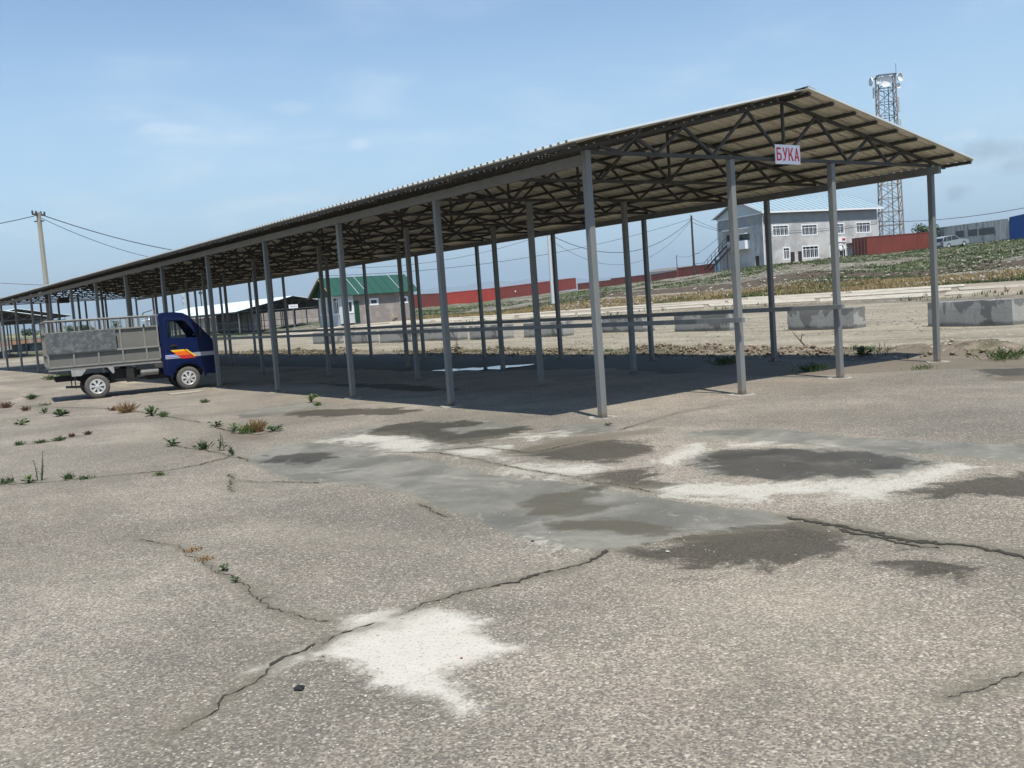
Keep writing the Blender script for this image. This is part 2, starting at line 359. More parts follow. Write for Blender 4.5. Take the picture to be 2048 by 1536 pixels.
def asphalt():
    m, t, b = shader('old_asphalt')
    co = N(t, 'ShaderNodeTexCoord').outputs['Object']
    def attr(n): a = N(t, 'ShaderNodeAttribute', attribute_name=n); return a.outputs['Fac']
    big = noise(t, co, .35, 4); mid = noise(t, co, 2.3, 6, .65); fine = noise(t, co, 60, 3, .7)
    # exposed aggregate: each stone has its own tone
    v = N(t, 'ShaderNodeTexVoronoi'); v.inputs['Scale'].default_value = 104; t.links.new(co, v.inputs['Vector'])
    sepc = N(t, 'ShaderNodeSeparateColor'); t.links.new(v.outputs['Color'], sepc.inputs[0])
    v2 = N(t, 'ShaderNodeTexVoronoi'); v2.inputs['Scale'].default_value = 42; t.links.new(co, v2.inputs['Vector'])
    sep2 = N(t, 'ShaderNodeSeparateColor'); t.links.new(v2.outputs['Color'], sep2.inputs[0])
    base = mixc(t, rng_(t, big, .35, .65), (.18, .158, .127), (.28, .246, .202))
    base = mixc(t, rng_(t, noise(t, co, .22, 5, .6, .6), .45, .62, 0, .45), base, (.245, .205, .155))
    base = mixc(t, rng_(t, mid, .4, .7, 0, .55), base, (.155, .146, .115))
    st = rng_(t, sepc.outputs[0], .45, .95)
    inner = rng_(t, v.outputs['Distance'], .55, .2)
    stone = mixc(t, sepc.outputs[1], (.32, .29, .235), (.66, .62, .53))
    base = mixc(t, 1.0, base, rng_(t, noise(t, co, .42, 5, .65, .8), .32, .68, .84, 1.12), 'MULTIPLY')
    tone = rng_(t, sepc.outputs[0], 0, 1, .58, 1.36, False)
    base = mixc(t, 1.0, base, tone, 'MULTIPLY')
    base = mixc(t, mth(t, 'MULTIPLY', mth(t, 'MULTIPLY', rng_(t, sepc.outputs[0], .8, 1.0), inner), .9), base, stone)
    dk = mth(t, 'MULTIPLY', rng_(t, sepc.outputs[2], .5, .9), .7)
    base = mixc(t, dk, base, (.085, .078, .07))
    bigst = mth(t, 'MULTIPLY', rng_(t, sep2.outputs[0], .86, .9), rng_(t, v2.outputs['Distance'], .5, .25))
    base = mixc(t, mth(t, 'MULTIPLY', bigst, .4), base, mixc(t, sep2.outputs[1], (.42, .34, .28), (.66, .63, .57)))
    # pale dusty drifts running with the traffic
    dust = noise(t, co, .8, 6, .6, .6, (.35, 1, 1))
    base = mixc(t, mth(t, 'MULTIPLY', rng_(t, dust, .5, .72), attr('dusty')), base, (.315, .28, .21))
    n4 = mth(t, 'MULTIPLY', mth(t, 'SUBTRACT', noise(t, co, 3.2, 8, .72), .5), .5)
    n5 = mth(t, 'MULTIPLY', mth(t, 'SUBTRACT', noise(t, co, 14, 6, .75), .5), .2)
    ns = mth(t, 'SUBTRACT', noise(t, co, 1.9, 9, .68, .8), .5)
    # smooth grey cement skim
    sdc = mth(t, 'ADD', attr('sd_cement'), mth(t, 'ADD', mth(t, 'MULTIPLY', n4, .5), mth(t, 'MULTIPLY', n5, .8)))
    fc = rng_(t, sdc, .03, -.05)
    cem = mixc(t, rng_(t, noise(t, co, .9, 7, .62, 1.2), .36, .64), (.098, .096, .08), (.205, .197, .165))
    cem = mixc(t, rng_(t, noise(t, co, 7, 8, .75, .5), .4, .7, 0, .6), cem, (.12, .118, .105))
    cem = mixc(t, rng_(t, noise(t, co, 2.6, 7, .7, 1.5), .56, .66, 0, .5), cem, (.30, .285, .24))
    base = mixc(t, mth(t, 'MULTIPLY', fc, .9), base, cem)
    # pale lime bloom
    sdw = mth(t, 'ADD', attr('sd_white'), mth(t, 'ADD', mth(t, 'MULTIPLY', ns, 1.6), mth(t, 'MULTIPLY', n5, 2.6)))
    fw = rng_(t, sdw, .10, -.22)
    spk = rng_(t, sepc.outputs[2], .75, .95, 1, .45)
    whi = mixc(t, noise(t, co, 4, 6), (.36, .34, .29), (.50, .48, .42))
    base = mixc(t, mth(t, 'MULTIPLY', mth(t, 'MULTIPLY', fw, spk), .88), base, whi)
    sdl = mth(t, 'ADD', attr('sd_lime'), mth(t, 'ADD', mth(t, 'MULTIPLY', ns, .35), mth(t, 'MULTIPLY', n5, 1.3)))
    fl = rng_(t, sdl, .06, -.07)
    base = mixc(t, mth(t, 'MULTIPLY', mth(t, 'MULTIPLY', fl, rng_(t, sepc.outputs[2], .8, 1, 1, .6)), .92), base, mixc(t, noise(t, co, 6, 6), (.40, .375, .325), (.54, .515, .46)))
    # damp stains; under the canopy the mask also paints in extra shade
    sdd = mth(t, 'ADD', attr('sd_wet_shade'), mth(t, 'ADD', mth(t, 'MULTIPLY', ns, 1.2), mth(t, 'MULTIPLY', n5, 1.2)))
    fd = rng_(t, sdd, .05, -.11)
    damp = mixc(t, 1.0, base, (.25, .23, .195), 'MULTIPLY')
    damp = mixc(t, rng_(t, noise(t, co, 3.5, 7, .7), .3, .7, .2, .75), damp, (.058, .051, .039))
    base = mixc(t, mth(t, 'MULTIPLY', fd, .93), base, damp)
    sdb = mth(t, 'ADD', attr('sd_puddle'), mth(t, 'ADD', mth(t, 'MULTIPLY', n4, .5), mth(t, 'MULTIPLY', ns, .5)))
    fp = rng_(t, sdb, .04, -.05)
    base = mixc(t, mth(t, 'MULTIPLY', fp, .7), base, (.085, .07, .042))
    sds = mth(t, 'ADD', attr('sd_soil'), mth(t, 'ADD', mth(t, 'MULTIPLY', ns, .5), n5))
    fs = rng_(t, sds, .12, -.12)
    base = mixc(t, mth(t, 'MULTIPLY', fs, .75), base, mixc(t, mid, (.07, .057, .04), (.175, .147, .107)))
    ck = mth(t, 'ADD', attr('sd_crack'), mth(t, 'MULTIPLY', mth(t, 'SUBTRACT', noise(t, co, 11, 6, .75), .5), .12))
    base = mixc(t, mth(t, 'MULTIPLY', rng_(t, ck, .05, -.01), .6), base, (.085, .074, .055))
    base = mixc(t, mth(t, 'MULTIPLY', rng_(t, mth(t, 'ADD', ck, mth(t, 'MULTIPLY', ns, .5)), .16, .02), .35), base, (.15, .135, .10))
    t.links.new(base, b.inputs['Base Color'])
    ro = mth(t, 'SUBTRACT', .92, mth(t, 'ADD', mth(t, 'MULTIPLY', fc, .2), mth(t, 'ADD', mth(t, 'MULTIPLY', fd, .12), mth(t, 'MULTIPLY', fp, .42))))
    t.links.new(ro, b.inputs['Roughness'])
    b.inputs['Specular IOR Level'].default_value = .35
    hgt = mth(t, 'MULTIPLY', mth(t, 'SUBTRACT', 1, v.outputs['Distance']), mth(t, 'SUBTRACT', 1, mth(t, 'MULTIPLY', fc, .92)))
    p = bump(t, b, hgt, .55, .006)
    p = bump(t, b, fine, .25, .006, p)
    bump(t, b, fc, .5, .012, p)
    return m
MT['asphalt'] = asphalt()
def postmat():
    m, t, b = shader('scuffed_post_paint')
    co = N(t, 'ShaderNodeTexCoord').outputs['Object']; oi = N(t, 'ShaderNodeObjectInfo')
    of = N(t, 'ShaderNodeVectorMath', operation='ADD'); t.links.new(co, of.inputs[0]); t.links.new(oi.outputs['Location'], of.inputs[1]); q = of.outputs[0]
    z = N(t, 'ShaderNodeSeparateXYZ'); t.links.new(co, z.inputs[0]); z = z.outputs[2]
    c = mixc(t, oi.outputs['Random'], (.155, .163, .161), (.192, .199, .195))
    a_ = noise(t, q, 5, 6, .7, 0, (1, 1, .4)); f = noise(t, q, 26, 6, .75); c = mixc(t, rng_(t, a_, .4, .7, 0, .45), c, (.125, .128, .122))
    c = mixc(t, rng_(t, f, .62, .68, 0, .8), c, (.16, .10, .065))
    c = mixc(t, rng_(t, mth(t, 'ADD', z, mth(t, 'MULTIPLY', f, .5)), .52, .22, 0, .75), c, (.21, .175, .13))
    c = mixc(t, rng_(t, mth(t, 'ADD', z, mth(t, 'MULTIPLY', a_, .25)), .2, .12, 0, .8), c, (.10, .06, .04))
    t.links.new(c, b.inputs['Base Color']); b.inputs['Roughness'].default_value = .55; bump(t, b, f, .2, .004); return m
MT['post'] = postmat()

def dirt():
    m, t, b = shader('pale_gravel_dirt')
    co = N(t, 'ShaderNodeTexCoord').outputs['Object']
    tr = noise(t, co, 1.1, 6, .6, .3, (.16, 1, 1)); mid = noise(t, co, .5, 6); fine = noise(t, co, 16, 5, .75)
    v = N(t, 'ShaderNodeTexVoronoi'); v.inputs['Scale'].default_value = 9; t.links.new(co, v.inputs['Vector'])
    sp = N(t, 'ShaderNodeSeparateColor'); t.links.new(v.outputs['Color'], sp.inputs[0])
    c = mixc(t, rng_(t, mid, .3, .7), (.20, .176, .127), (.28, .25, .185))
    c = mixc(t, rng_(t, tr, .46, .66, 0, .7), c, (.13, .11, .078))
    c = mixc(t, rng_(t, fine, .45, .8, 0, .5), c, (.2, .17, .13))
    c = mixc(t, mth(t, 'MULTIPLY', rng_(t, sp.outputs[0], .8, .95), rng_(t, v.outputs['Distance'], .5, .2)), c, (.5, .46, .38))
    soil = N(t, 'ShaderNodeAttribute', attribute_name='sd_soil').outputs['Fac']
    f = rng_(t, mth(t, 'ADD', soil, mth(t, 'MULTIPLY', mth(t, 'SUBTRACT', noise(t, co, 2.5, 7, .7), .5), 1.2)), .15, -.15)
    c = mixc(t, mth(t, 'MULTIPLY', f, .85), c, mixc(t, rng_(t, noise(t, co, 3.2, 8, .8), .36, .64), (.05, .04, .029), (.22, .185, .138)))
    c = mixc(t, mth(t, 'MULTIPLY', f, rng_(t, noise(t, co, 1.3, 6, .7), .52, .62, 0, .55)), c, (.07, .085, .032))
    c = mixc(t, mth(t, 'MULTIPLY', mth(t, 'MULTIPLY', f, rng_(t, sp.outputs[0], .75, .9)), rng_(t, v.outputs['Distance'], .45, .2)), c, (.33, .3, .25))
    t.links.new(c, b.inputs['Base Color']); b.inputs['Roughness'].default_value = .95
    p = bump(t, b, fine, .8, .03); bump(t, b, tr, .6, .06, p)
    return m
MT['dirt'] = dirt()

def bank():
    m, t, b = shader('weedy_rubble_bank')
    co = N(t, 'ShaderNodeTexCoord').outputs['Object']
    big = noise(t, co, .09, 6, .65); mid = noise(t, co, .6, 7, .7); fine = noise(t, co, 3.0, 6, .8)
    v = N(t, 'ShaderNodeTexVoronoi'); v.inputs['Scale'].default_value = 1.9; t.links.new(co, v.inputs['Vector'])
    sp = N(t, 'ShaderNodeSeparateColor'); t.links.new(v.outputs['Color'], sp.inputs[0])
    c = mixc(t, rng_(t, mid, .35, .65), (.11, .097, .072), (.235, .212, .168))
    gr = N(t, 'ShaderNodeAttribute', attribute_name='green').outputs['Fac']
    gf = rng_(t, mth(t, 'ADD', gr, mth(t, 'MULTIPLY', mth(t, 'SUBTRACT', mid, .5), 1.6)), .38, .62)
    c = mixc(t, mth(t, 'MULTIPLY', gf, .85), c, mixc(t, fine, (.03, .046, .013), (.095, .12, .035)))
    yl = N(t, 'ShaderNodeAttribute', attribute_name='yellow').outputs['Fac']
    yf = rng_(t, mth(t, 'ADD', yl, mth(t, 'MULTIPLY', mth(t, 'SUBTRACT', mid, .5), 1.3)), .4, .62)
    c = mixc(t, mth(t, 'MULTIPLY', yf, .75), c, mixc(t, fine, (.13, .1, .045), (.25, .19, .08)))
    br = N(t, 'ShaderNodeAttribute', attribute_name='brown').outputs['Fac']
    c = mixc(t, rng_(t, br, .3, .7, 0, .9), c, mixc(t, fine, (.045, .032, .022), (.11, .078, .053)))
    pa = N(t, 'ShaderNodeAttribute', attribute_name='path').outputs['Fac']
    c = mixc(t, rng_(t, mth(t, 'ADD', pa, mth(t, 'MULTIPLY', mth(t, 'SUBTRACT', mid, .5), 1.2)), .4, .6, 0, .85), c, (.29, .26, .2))
    c = mixc(t, mth(t, 'MULTIPLY', rng_(t, sp.outputs[0], .72, .9), rng_(t, v.outputs['Distance'], .45, .2)), c, (.45, .43, .38))
    t.links.new(c, b.inputs['Base Color']); b.inputs['Roughness'].default_value = .95
    p = bump(t, b, fine, 1, .15); bump(t, b, mid, .8, .5, p)
    return m
MT['bank'] = bank()
MT['slabs'] = pbr('worn_concrete_slab', (.24, .205, .152), .9, 0, .16, .7, .5, 8, c2=(.22, .185, .14), c2amt=.4, c2scale=.5, stretch=(.4, 1, 1))
def slabmat():
    m, t, b = shader('cast_road_slab')
    co = N(t, 'ShaderNodeTexCoord').outputs['Object']; oi = N(t, 'ShaderNodeObjectInfo')
    f = noise(t, co, 1.2, 8, .7); g = noise(t, co, 7, 6, .75)
    c = mixc(t, oi.outputs['Random'], (.36, .325, .262), (.44, .405, .335))
    c = mixc(t, rng_(t, f, .46, .62, 0, .75), c, (.25, .21, .155)); c = mixc(t, rng_(t, g, .5, .75, 0, .5), c, (.2, .175, .135))
    t.links.new(c, b.inputs['Base Color']); b.inputs['Roughness'].default_value = .92; bump(t, b, g, .5, .03); return m
MT['slab_piece'] = slabmat()
MT['plain'] = pbr('far_grassland', (.1, .12, .05), .95, 0, .3, .01, c2=(.26, .21, .12), c2amt=.45, c2scale=.006)

def blockmat():
    m, t, b = shader('damp_stained_concrete')
    co = N(t, 'ShaderNodeTexCoord').outputs['Object']
    oi = N(t, 'ShaderNodeObjectInfo')
    off = N(t, 'ShaderNodeVectorMath', operation='ADD'); t.links.new(co, off.inputs[0]); t.links.new(oi.outputs['Random'], off.inputs[1])
    sc_ = N(t, 'ShaderNodeVectorMath', operation='SCALE'); sc_.inputs['Scale'].default_value = 1.0; t.links.new(off.outputs[0], sc_.inputs[0])
    q = off.outputs[0]
    s = noise(t, q, 1.7, 5, .55, .6, (1, 1, .75)); f = noise(t, co, 22, 6, .75); st = noise(t, q, 9, 3, .5, 0, (1, 1, .12))
    z = N(t, 'ShaderNodeSeparateXYZ'); t.links.new(co, z.inputs[0])
    c = mixc(t, rng_(t, f, .3, .7), (.27, .27, .25), (.36, .355, .33))
    c = mixc(t, rng_(t, st, .5, .7, 0, .35), c, (.2, .2, .19))
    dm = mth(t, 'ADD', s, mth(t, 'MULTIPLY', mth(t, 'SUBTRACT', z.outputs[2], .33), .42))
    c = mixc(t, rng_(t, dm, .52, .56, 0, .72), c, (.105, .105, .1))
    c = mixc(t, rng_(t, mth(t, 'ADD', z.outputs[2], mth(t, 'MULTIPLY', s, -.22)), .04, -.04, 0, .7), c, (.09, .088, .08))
    t.links.new(c, b.inputs['Base Color']); b.inputs['Roughness'].default_value = .9
    bump(t, b, f, .6, .01)
    return m
MT['block'] = blockmat()
def rendermat():
    m, t, b = shader('patchy_cement_render')
    co = N(t, 'ShaderNodeTexCoord').outputs['Object']
    s = noise(t, co, .45, 5, .6, 1.0); f = noise(t, co, 3, 6, .7)
    br = N(t, 'ShaderNodeTexBrick'); br.inputs['Scale'].default_value = .5; br.inputs['Mortar Size'].default_value = .0
    br.inputs['Color1'].default_value = (.9, .9, .9, 1); br.inputs['Color2'].default_value = (1.12, 1.12, 1.12, 1)
    t.links.new(co, br.inputs['Vector'])
    z = N(t, 'ShaderNodeSeparateXYZ'); t.links.new(co, z.inputs[0])
    c = mixc(t, rng_(t, s, .4, .6), (.36, .35, .345), (.5, .49, .475))
    c = mixc(t, rng_(t, f, .45, .75, 0, .4), c, (.58, .565, .54))
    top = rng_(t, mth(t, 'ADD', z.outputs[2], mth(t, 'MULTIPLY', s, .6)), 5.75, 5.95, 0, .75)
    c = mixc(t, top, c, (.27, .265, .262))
    c = mixc(t, .6, c, br.outputs['Color'], 'MULTIPLY')
    t.links.new(c, b.inputs['Base Color']); b.inputs['Roughness'].default_value = .9
    bump(t, b, f, .3, .03)
    return m
MT['render_grey'] = rendermat()
def brickmat():
    m, t, b = shader('pinkish_block_masonry')
    co = N(t, 'ShaderNodeTexCoord').outputs['Object']
    mp = N(t, 'ShaderNodeMapping'); mp.inputs['Rotation'].default_value = (R(90), 0, R(90)); t.links.new(co, mp.inputs[0])
    br = N(t, 'ShaderNodeTexBrick'); br.inputs['Scale'].default_value = 2.3; br.inputs['Mortar Size'].default_value = .022
    br.inputs['Color1'].default_value = (.36, .29, .25, 1); br.inputs['Color2'].default_value = (.47, .41, .37, 1); br.inputs['Mortar'].default_value = (.25, .22, .2, 1)
    t.links.new(mp.outputs[0], br.inputs['Vector'])
    z = N(t, 'ShaderNodeSeparateXYZ'); t.links.new(co, z.inputs[0])
    c = mixc(t, rng_(t, z.outputs[2], 1.62, 1.66, 0, .5), br.outputs['Color'], (.2, .175, .16))
    c = mixc(t, rng_(t, noise(t, co, 1.2, 5), .45, .7, 0, .35), c, (.55, .5, .46))
    t.links.new(c, b.inputs['Base Color']); b.inputs['Roughness'].default_value = .9
    bump(t, b, br.outputs['Fac'], -.5, .02)
    return m
MT['masonry'] = brickmat()

# ------------------------------------------------------------------ terrain
def vnoise(x, y, s, seed=0):
    x = np.asarray(x)/s; y = np.asarray(y)/s
    xi = np.floor(x).astype(np.int64); yi = np.floor(y).astype(np.int64)
    fx = x-xi; fy = y-yi; fx = fx*fx*(3-2*fx); fy = fy*fy*(3-2*fy)
    def h(a, b):
        n = (a*374761393 + b*668265263 + seed*974634777) & 0x7fffffff
        n = ((n ^ (n >> 13))*1274126177) & 0x7fffffff
        return ((n ^ (n >> 16)) & 0xffff)/65535.0
    return (h(xi, yi)*(1-fx)+h(xi+1, yi)*fx)*(1-fy) + (h(xi, yi+1)*(1-fx)+h(xi+1, yi+1)*fx)*fy - .5

def hz(px):
    # image height of eye level at column px
    n = np.array([0, 0, 1.0]); a = n@(Fv + Rv*(px-1024)/F_PX); return 768 + a/(n@Uv)*F_PX
def zof(px, py, D): return AT(px, py, D)[2]
# knots along each bearing: yard end, slab near, slab far, scarp foot, scarp top, crest, base, far, far2, edge
COLS = []
def colm(px, ks): 
    d = ray(px, hz(px)); az = math.atan2(d[1], d[0]); COLS.append((az, ks))
def K(px, *pp):  # (py, D)
    return [(D, zof(px, py, D) if not isinstance(py, str) else float(py)) for py, D in pp]
colm(2600, K(2600, ('0', 40), ('.15', 46), ('.45', 54), ('1.2', 74), ('1.8', 76), ('4.2', 110), ('5.2', 140), ('5.8', 300), ('6', 900), ('6', 4000)))
colm(2040, K(2040, ('0', 44), (585, 50), (565, 58), (533, 80), (519, 81.5), (484, 122), (478, 148), ('5.8', 300), ('6', 900), ('6', 4000)))
colm(1850, K(1850, ('0', 46), (598, 53), (576, 62), (553, 83), (544, 84.5), (505, 120), (497, 142), ('5.6', 300), ('6', 900), ('6', 4000)))
colm(1600, K(1600, ('0', 48), (609, 56), (591, 66), (558, 90), (544, 91.5), (527, 124), ('3.9', 132), ('4.6', 300), ('6', 900), ('6', 4000)))
colm(1480, K(1480, ('0', 50), (615, 58), (598, 68), (577, 92), (565, 93.5), (541, 122), ('3.75', 134), ('4.6', 300), ('6', 900), ('6', 4000)))
colm(1200, K(1200, ('0', 54), (632, 63), (617, 80), (596, 107), (590, 108.5), (577, 160), ('3.0', 200), ('4.3', 330), ('6', 900), ('6', 4000)))
colm(1000, K(1000, ('0', 58), (639, 70), (632, 84), (621, 118), (619, 120), (603, 180), (599, 205), ('3', 330), ('5', 900), ('5', 4000)))
colm(844, K(844, ('0', 60), (648, 74), (641, 86), (633, 118), (632, 120), (620, 165), (616, 182), ('2.2', 330), ('4', 900), ('5', 4000)))
colm(700, K(700, ('0', 60), ('.2', 76), ('.35', 88), ('.5', 100), ('.55', 110), ('.8', 165), ('1.0', 200), ('1.5', 330), ('3', 900), ('4', 4000)))
colm(500, K(500, ('0', 60), ('0', 76), ('-.05', 90), ('-.1', 100), ('-.15', 115), ('-.2', 140), ('-.1', 200), ('.5', 330), ('3', 900), ('5', 4000)))
colm(232, K(232, ('0', 60), ('0', 70), ('-.05', 80), ('-.05', 95), ('-.05', 115), ('0', 150), ('0', 200), ('.6', 330), ('4.2', 900), ('5', 4000)))
colm(0, K(0, ('0', 60), ('0', 70), ('-.05', 80), ('-.05', 95), ('-.05', 115), ('0', 150), ('0', 200), ('.8', 330), ('5.5', 900), ('5', 4000)))
colm(-500, K(0, ('0', 60), ('0', 70), ('-.05', 80), ('-.05', 95), ('-.05', 115), ('0', 150), ('0', 200), ('.8', 330), ('5.5', 900), ('5', 4000)))
COLS.sort()
CA = np.array([c[0] for c in COLS]); CD = np.array([[k[0] for k in c[1]] for c in COLS]); CZ = np.array([[k[1] for k in c[1]] for c in COLS])
def knots(x, y):
    az = np.arctan2(y-CAM[1], x-CAM[0]); D = np.hypot(x-CAM[0], y-CAM[1])
    a = np.clip(az, CA[0], CA[-1])
    kd = np.stack([np.interp(a, CA, CD[:, i]) for i in range(CD.shape[1])], -1)
    kz = np.stack([np.interp(a, CA, CZ[:, i]) for i in range(CD.shape[1])], -1)
    # bearings behind the viewer fade to level ground
    off = np.maximum(np.maximum(CA[0]-az, az-CA[-1]), 0); kz = kz*np.clip(1-off/1.2, 0, 1)[..., None]
    return D, kd, kz
def terrain(x, y, detail=True):
    x = np.atleast_1d(np.asarray(x, float)); y = np.atleast_1d(np.asarray(y, float))
    D, kd, kz = knots(x, y)
    wob = vnoise(x, y, 7.0, 3)*2.2*np.clip((D-50)/20, 0, 1)
    Dw = D+wob
    z = np.where(Dw < kd[:, 0], 0.0, 0.0)
    for i in range(kd.shape[1]-1):
        t = np.clip((Dw-kd[:, i])/(kd[:, i+1]-kd[:, i]), 0, 1)
        if i == 3: t = np.clip(t*1.0, 0, 1)
        z = np.where(Dw >= kd[:, i], kz[:, i]*(1-t)+kz[:, i+1]*t, z)
    # worn step along the near edge of the slab road
    st = np.clip((Dw-kd[:, 1]+.4)/.5, 0, 1)*np.clip((kd[:, 2]+2-Dw)/2, 0, 1)
    z = z + .10*st*np.clip((CZ.max()-0)*0+kz[:, 2]*3, 0, 1)
    if detail:
        f = np.clip((D-kd[:, 2])/6, 0, 1)*np.clip((400-D)/150, .1, 1)
        up = np.clip((D-kd[:, 4])/8, 0, 1)*np.clip((kd[:, 6]-D)/10, .0, 1)
        z = z + f*(.05*vnoise(x, y, 1.1, 5)+.16*vnoise(x, y, 3.5, 6)) + up*(.35*vnoise(x, y, 2.2, 8)+.4*vnoise(x, y, 6.0, 9))
        # uneven yard
        yard = np.clip((-8.6-y)/2, 0, 1)*np.clip((kd[:, 1]-D)/4, 0, 1)
        z = z + yard*(.05*vnoise(x, y/3, 1.6, 4)+.05*vnoise(x, y, 5.0, 2))
        # low spoil ridge just outside the far posts
        mp_ = np.clip(1-np.abs(y+8.75+.35*vnoise(x, y*0, 5, 12))/.75, 0, 1)*np.clip((x+9)/4, 0, 1)*np.clip((60-x)/4, 0, 1)
        z = z + mp_*(.03+.16*(vnoise(x, y, .8, 14)+.5)*(vnoise(x, y, 2.7, 15)+.5)*2+.07*vnoise(x, y, .3, 16)+.04*vnoise(x, y, .14, 17))
        pav = np.clip((y+8.2)/1, 0, 1)*np.clip((60-D)/10, 0, 1)
        z = z + pav*(.012*vnoise(x, y, 3.1, 21)+.006*vnoise(x, y, 1.1, 22))
        # the puddle lies in a shallow dip
        z = z - .03*np.exp(-(((x-10.3)/2.2)**2+((y+5.0)/.8)**2))
    return z
def TZ(x, y): return float(terrain(x, y)[0])

def poly(pts): return np.array([G(*p)[:2] for p in pts])
def sdf(P, polys, lim=1.2):
    out = np.full(len(P), lim)
    for q in polys:
        lo, hi = q.min(0)-lim, q.max(0)+lim
        ix = np.where((P[:, 0] > lo[0]) & (P[:, 0] < hi[0]) & (P[:, 1] > lo[1]) & (P[:, 1] < hi[1]))[0]
        if not len(ix): continue
        p = P[ix]; d = np.full(len(p), 9.0); ins = np.zeros(len(p), bool)
        for i in range(len(q)):
            a, b = q[i-1], q[i]; e = b-a; wv = p-a
            t = np.clip((wv@e)/(e@e+1e-9), 0, 1)
            d = np.minimum(d, np.hypot(*(wv-t[:, None]*e).T))
            c = (a[1] > p[:, 1]) != (b[1] > p[:, 1])
            ins ^= c & (p[:, 0] < (b[0]-a[0])*(p[:, 1]-a[1])/(b[1]-a[1]+1e-12)+a[0])
        d = np.where(ins, -d, d)
        out[ix] = np.minimum(out[ix], d)
    return out
CEMENT = [poly(p) for p in [
 [(490,915),(540,895),(620,882),(700,892),(770,905),(820,912),(870,925),(950,942),(1030,958),(1100,962),(1180,972),(1250,985),(1330,1000),(1400,1010),(1480,1018),(1545,1024),(1577,1040),(1560,1052),(1500,1060),(1400,1068),(1330,1080),(1280,1094),(1200,1100),(1130,1097),(1070,1085),(1010,1065),(960,1045),(900,1022),(860,1005),(800,985),(740,970),(640,965),(580,960),(530,942),(500,928)],
 [(1360,872),(1390,862),(1450,858),(1520,856),(1600,862),(1700,874),(1800,878),(1900,884),(2048,890),(2160,894),(2160,945),(2048,925),(1950,915),(1850,908),(1750,902),(1650,895),(1540,886),(1450,878)],
 [(640,880),(700,860),(780,848),(860,842),(960,840),(1010,845),(1060,855),(1010,870),(940,882),(860,905),(760,902),(690,890)],
 [(1095,862),(1130,850),(1180,846),(1235,850),(1240,860),(1190,867),(1130,868)],
 [(470,830),(540,812),(620,803),(665,806),(660,814),(600,818),(540,830),(480,836)],
 [(880,735),(990,733),(1010,742),(900,748)],
 [(1400,905),(1500,898),(1640,898),(1780,903),(1870,925),(1830,945),(1700,955),(1540,960),(1430,948),(1370,930)]]]
WET_SHADE = [poly(p) for p in [
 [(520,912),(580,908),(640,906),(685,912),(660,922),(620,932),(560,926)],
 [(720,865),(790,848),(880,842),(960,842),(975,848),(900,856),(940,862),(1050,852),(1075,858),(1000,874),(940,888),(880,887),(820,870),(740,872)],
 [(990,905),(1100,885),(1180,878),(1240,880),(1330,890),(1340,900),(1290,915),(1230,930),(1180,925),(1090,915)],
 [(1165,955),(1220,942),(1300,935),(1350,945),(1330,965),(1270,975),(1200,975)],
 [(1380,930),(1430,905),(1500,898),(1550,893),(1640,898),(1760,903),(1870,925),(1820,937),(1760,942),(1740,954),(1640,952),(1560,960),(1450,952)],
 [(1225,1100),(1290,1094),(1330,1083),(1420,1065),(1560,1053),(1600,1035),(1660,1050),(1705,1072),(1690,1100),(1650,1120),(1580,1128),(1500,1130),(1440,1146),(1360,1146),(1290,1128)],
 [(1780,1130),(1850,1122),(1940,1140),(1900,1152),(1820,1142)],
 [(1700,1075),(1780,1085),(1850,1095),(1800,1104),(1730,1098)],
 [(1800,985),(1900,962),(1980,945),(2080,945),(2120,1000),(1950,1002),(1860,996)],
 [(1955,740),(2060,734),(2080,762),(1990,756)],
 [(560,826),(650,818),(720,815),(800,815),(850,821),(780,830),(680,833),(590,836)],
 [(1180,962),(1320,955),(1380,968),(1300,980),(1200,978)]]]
PUD = [poly(p) for p in [
 [(1030,1010),(1080,990),(1160,982),(1190,990),(1150,1003),(1225,1012),(1190,1025),(1130,1030),(1060,1028)],
 [(1085,1048),(1180,1038),(1290,1042),(1400,1062),(1330,1078),(1200,1062),(1100,1060)],
 [(1275,1096),(1330,1080),(1400,1064),(1480,1056),(1565,1053),(1560,1064),(1500,1076),(1400,1092)]]]
LIME = [poly(p) for p in [
 [(600,1325),(640,1298),(690,1262),(700,1235),(760,1220),(860,1218),(900,1225),(990,1240),(960,1262),(980,1280),(1060,1297),(1000,1305),(950,1330),(900,1345),(905,1370),(940,1425),(920,1430),(880,1400),(820,1395),(770,1390),(730,1350),(700,1325),(650,1318)],
 [(505,1342),(560,1320),(620,1290),(650,1290),(600,1325),(540,1345)],
 ]]
WHITE = [poly(p) for p in [
 [(640,882),(700,868),(790,862),(800,870),(870,880),(910,890),(820,905),(780,905),(740,892)],
 [(1000,915),(1100,930),(1200,925),(1222,936),(1180,948),(1100,958),(1030,945)],
 [(1262,975),(1330,957),(1400,965),(1500,969),(1640,963),(1750,953),(1860,938),(1900,920),(1955,934),(1905,955),(1850,980),(1760,988),(1680,1003),(1600,996),(1540,1013),(1450,1003),(1340,992)],
 [(1285,925),(1340,905),(1390,885),(1420,890),(1400,910),(1340,930)],
 [(1450,884),(1560,888),(1640,893),(1540,895),(1470,893)],
 [(1010,875),(1050,866),(1130,862),(1120,872),(1060,882)],
 [(880,905),(960,890),(1040,888),(1040,900),(980,912),(920,915)],
 [(1060,1068),(1120,1090),(1180,1104),(1210,1112),(1100,1100),(1040,1080)],
 [(1640,928),(1700,920),(1700,925),(1660,932)],[(1540,918),(1610,912),(1620,917),(1560,921)]]]
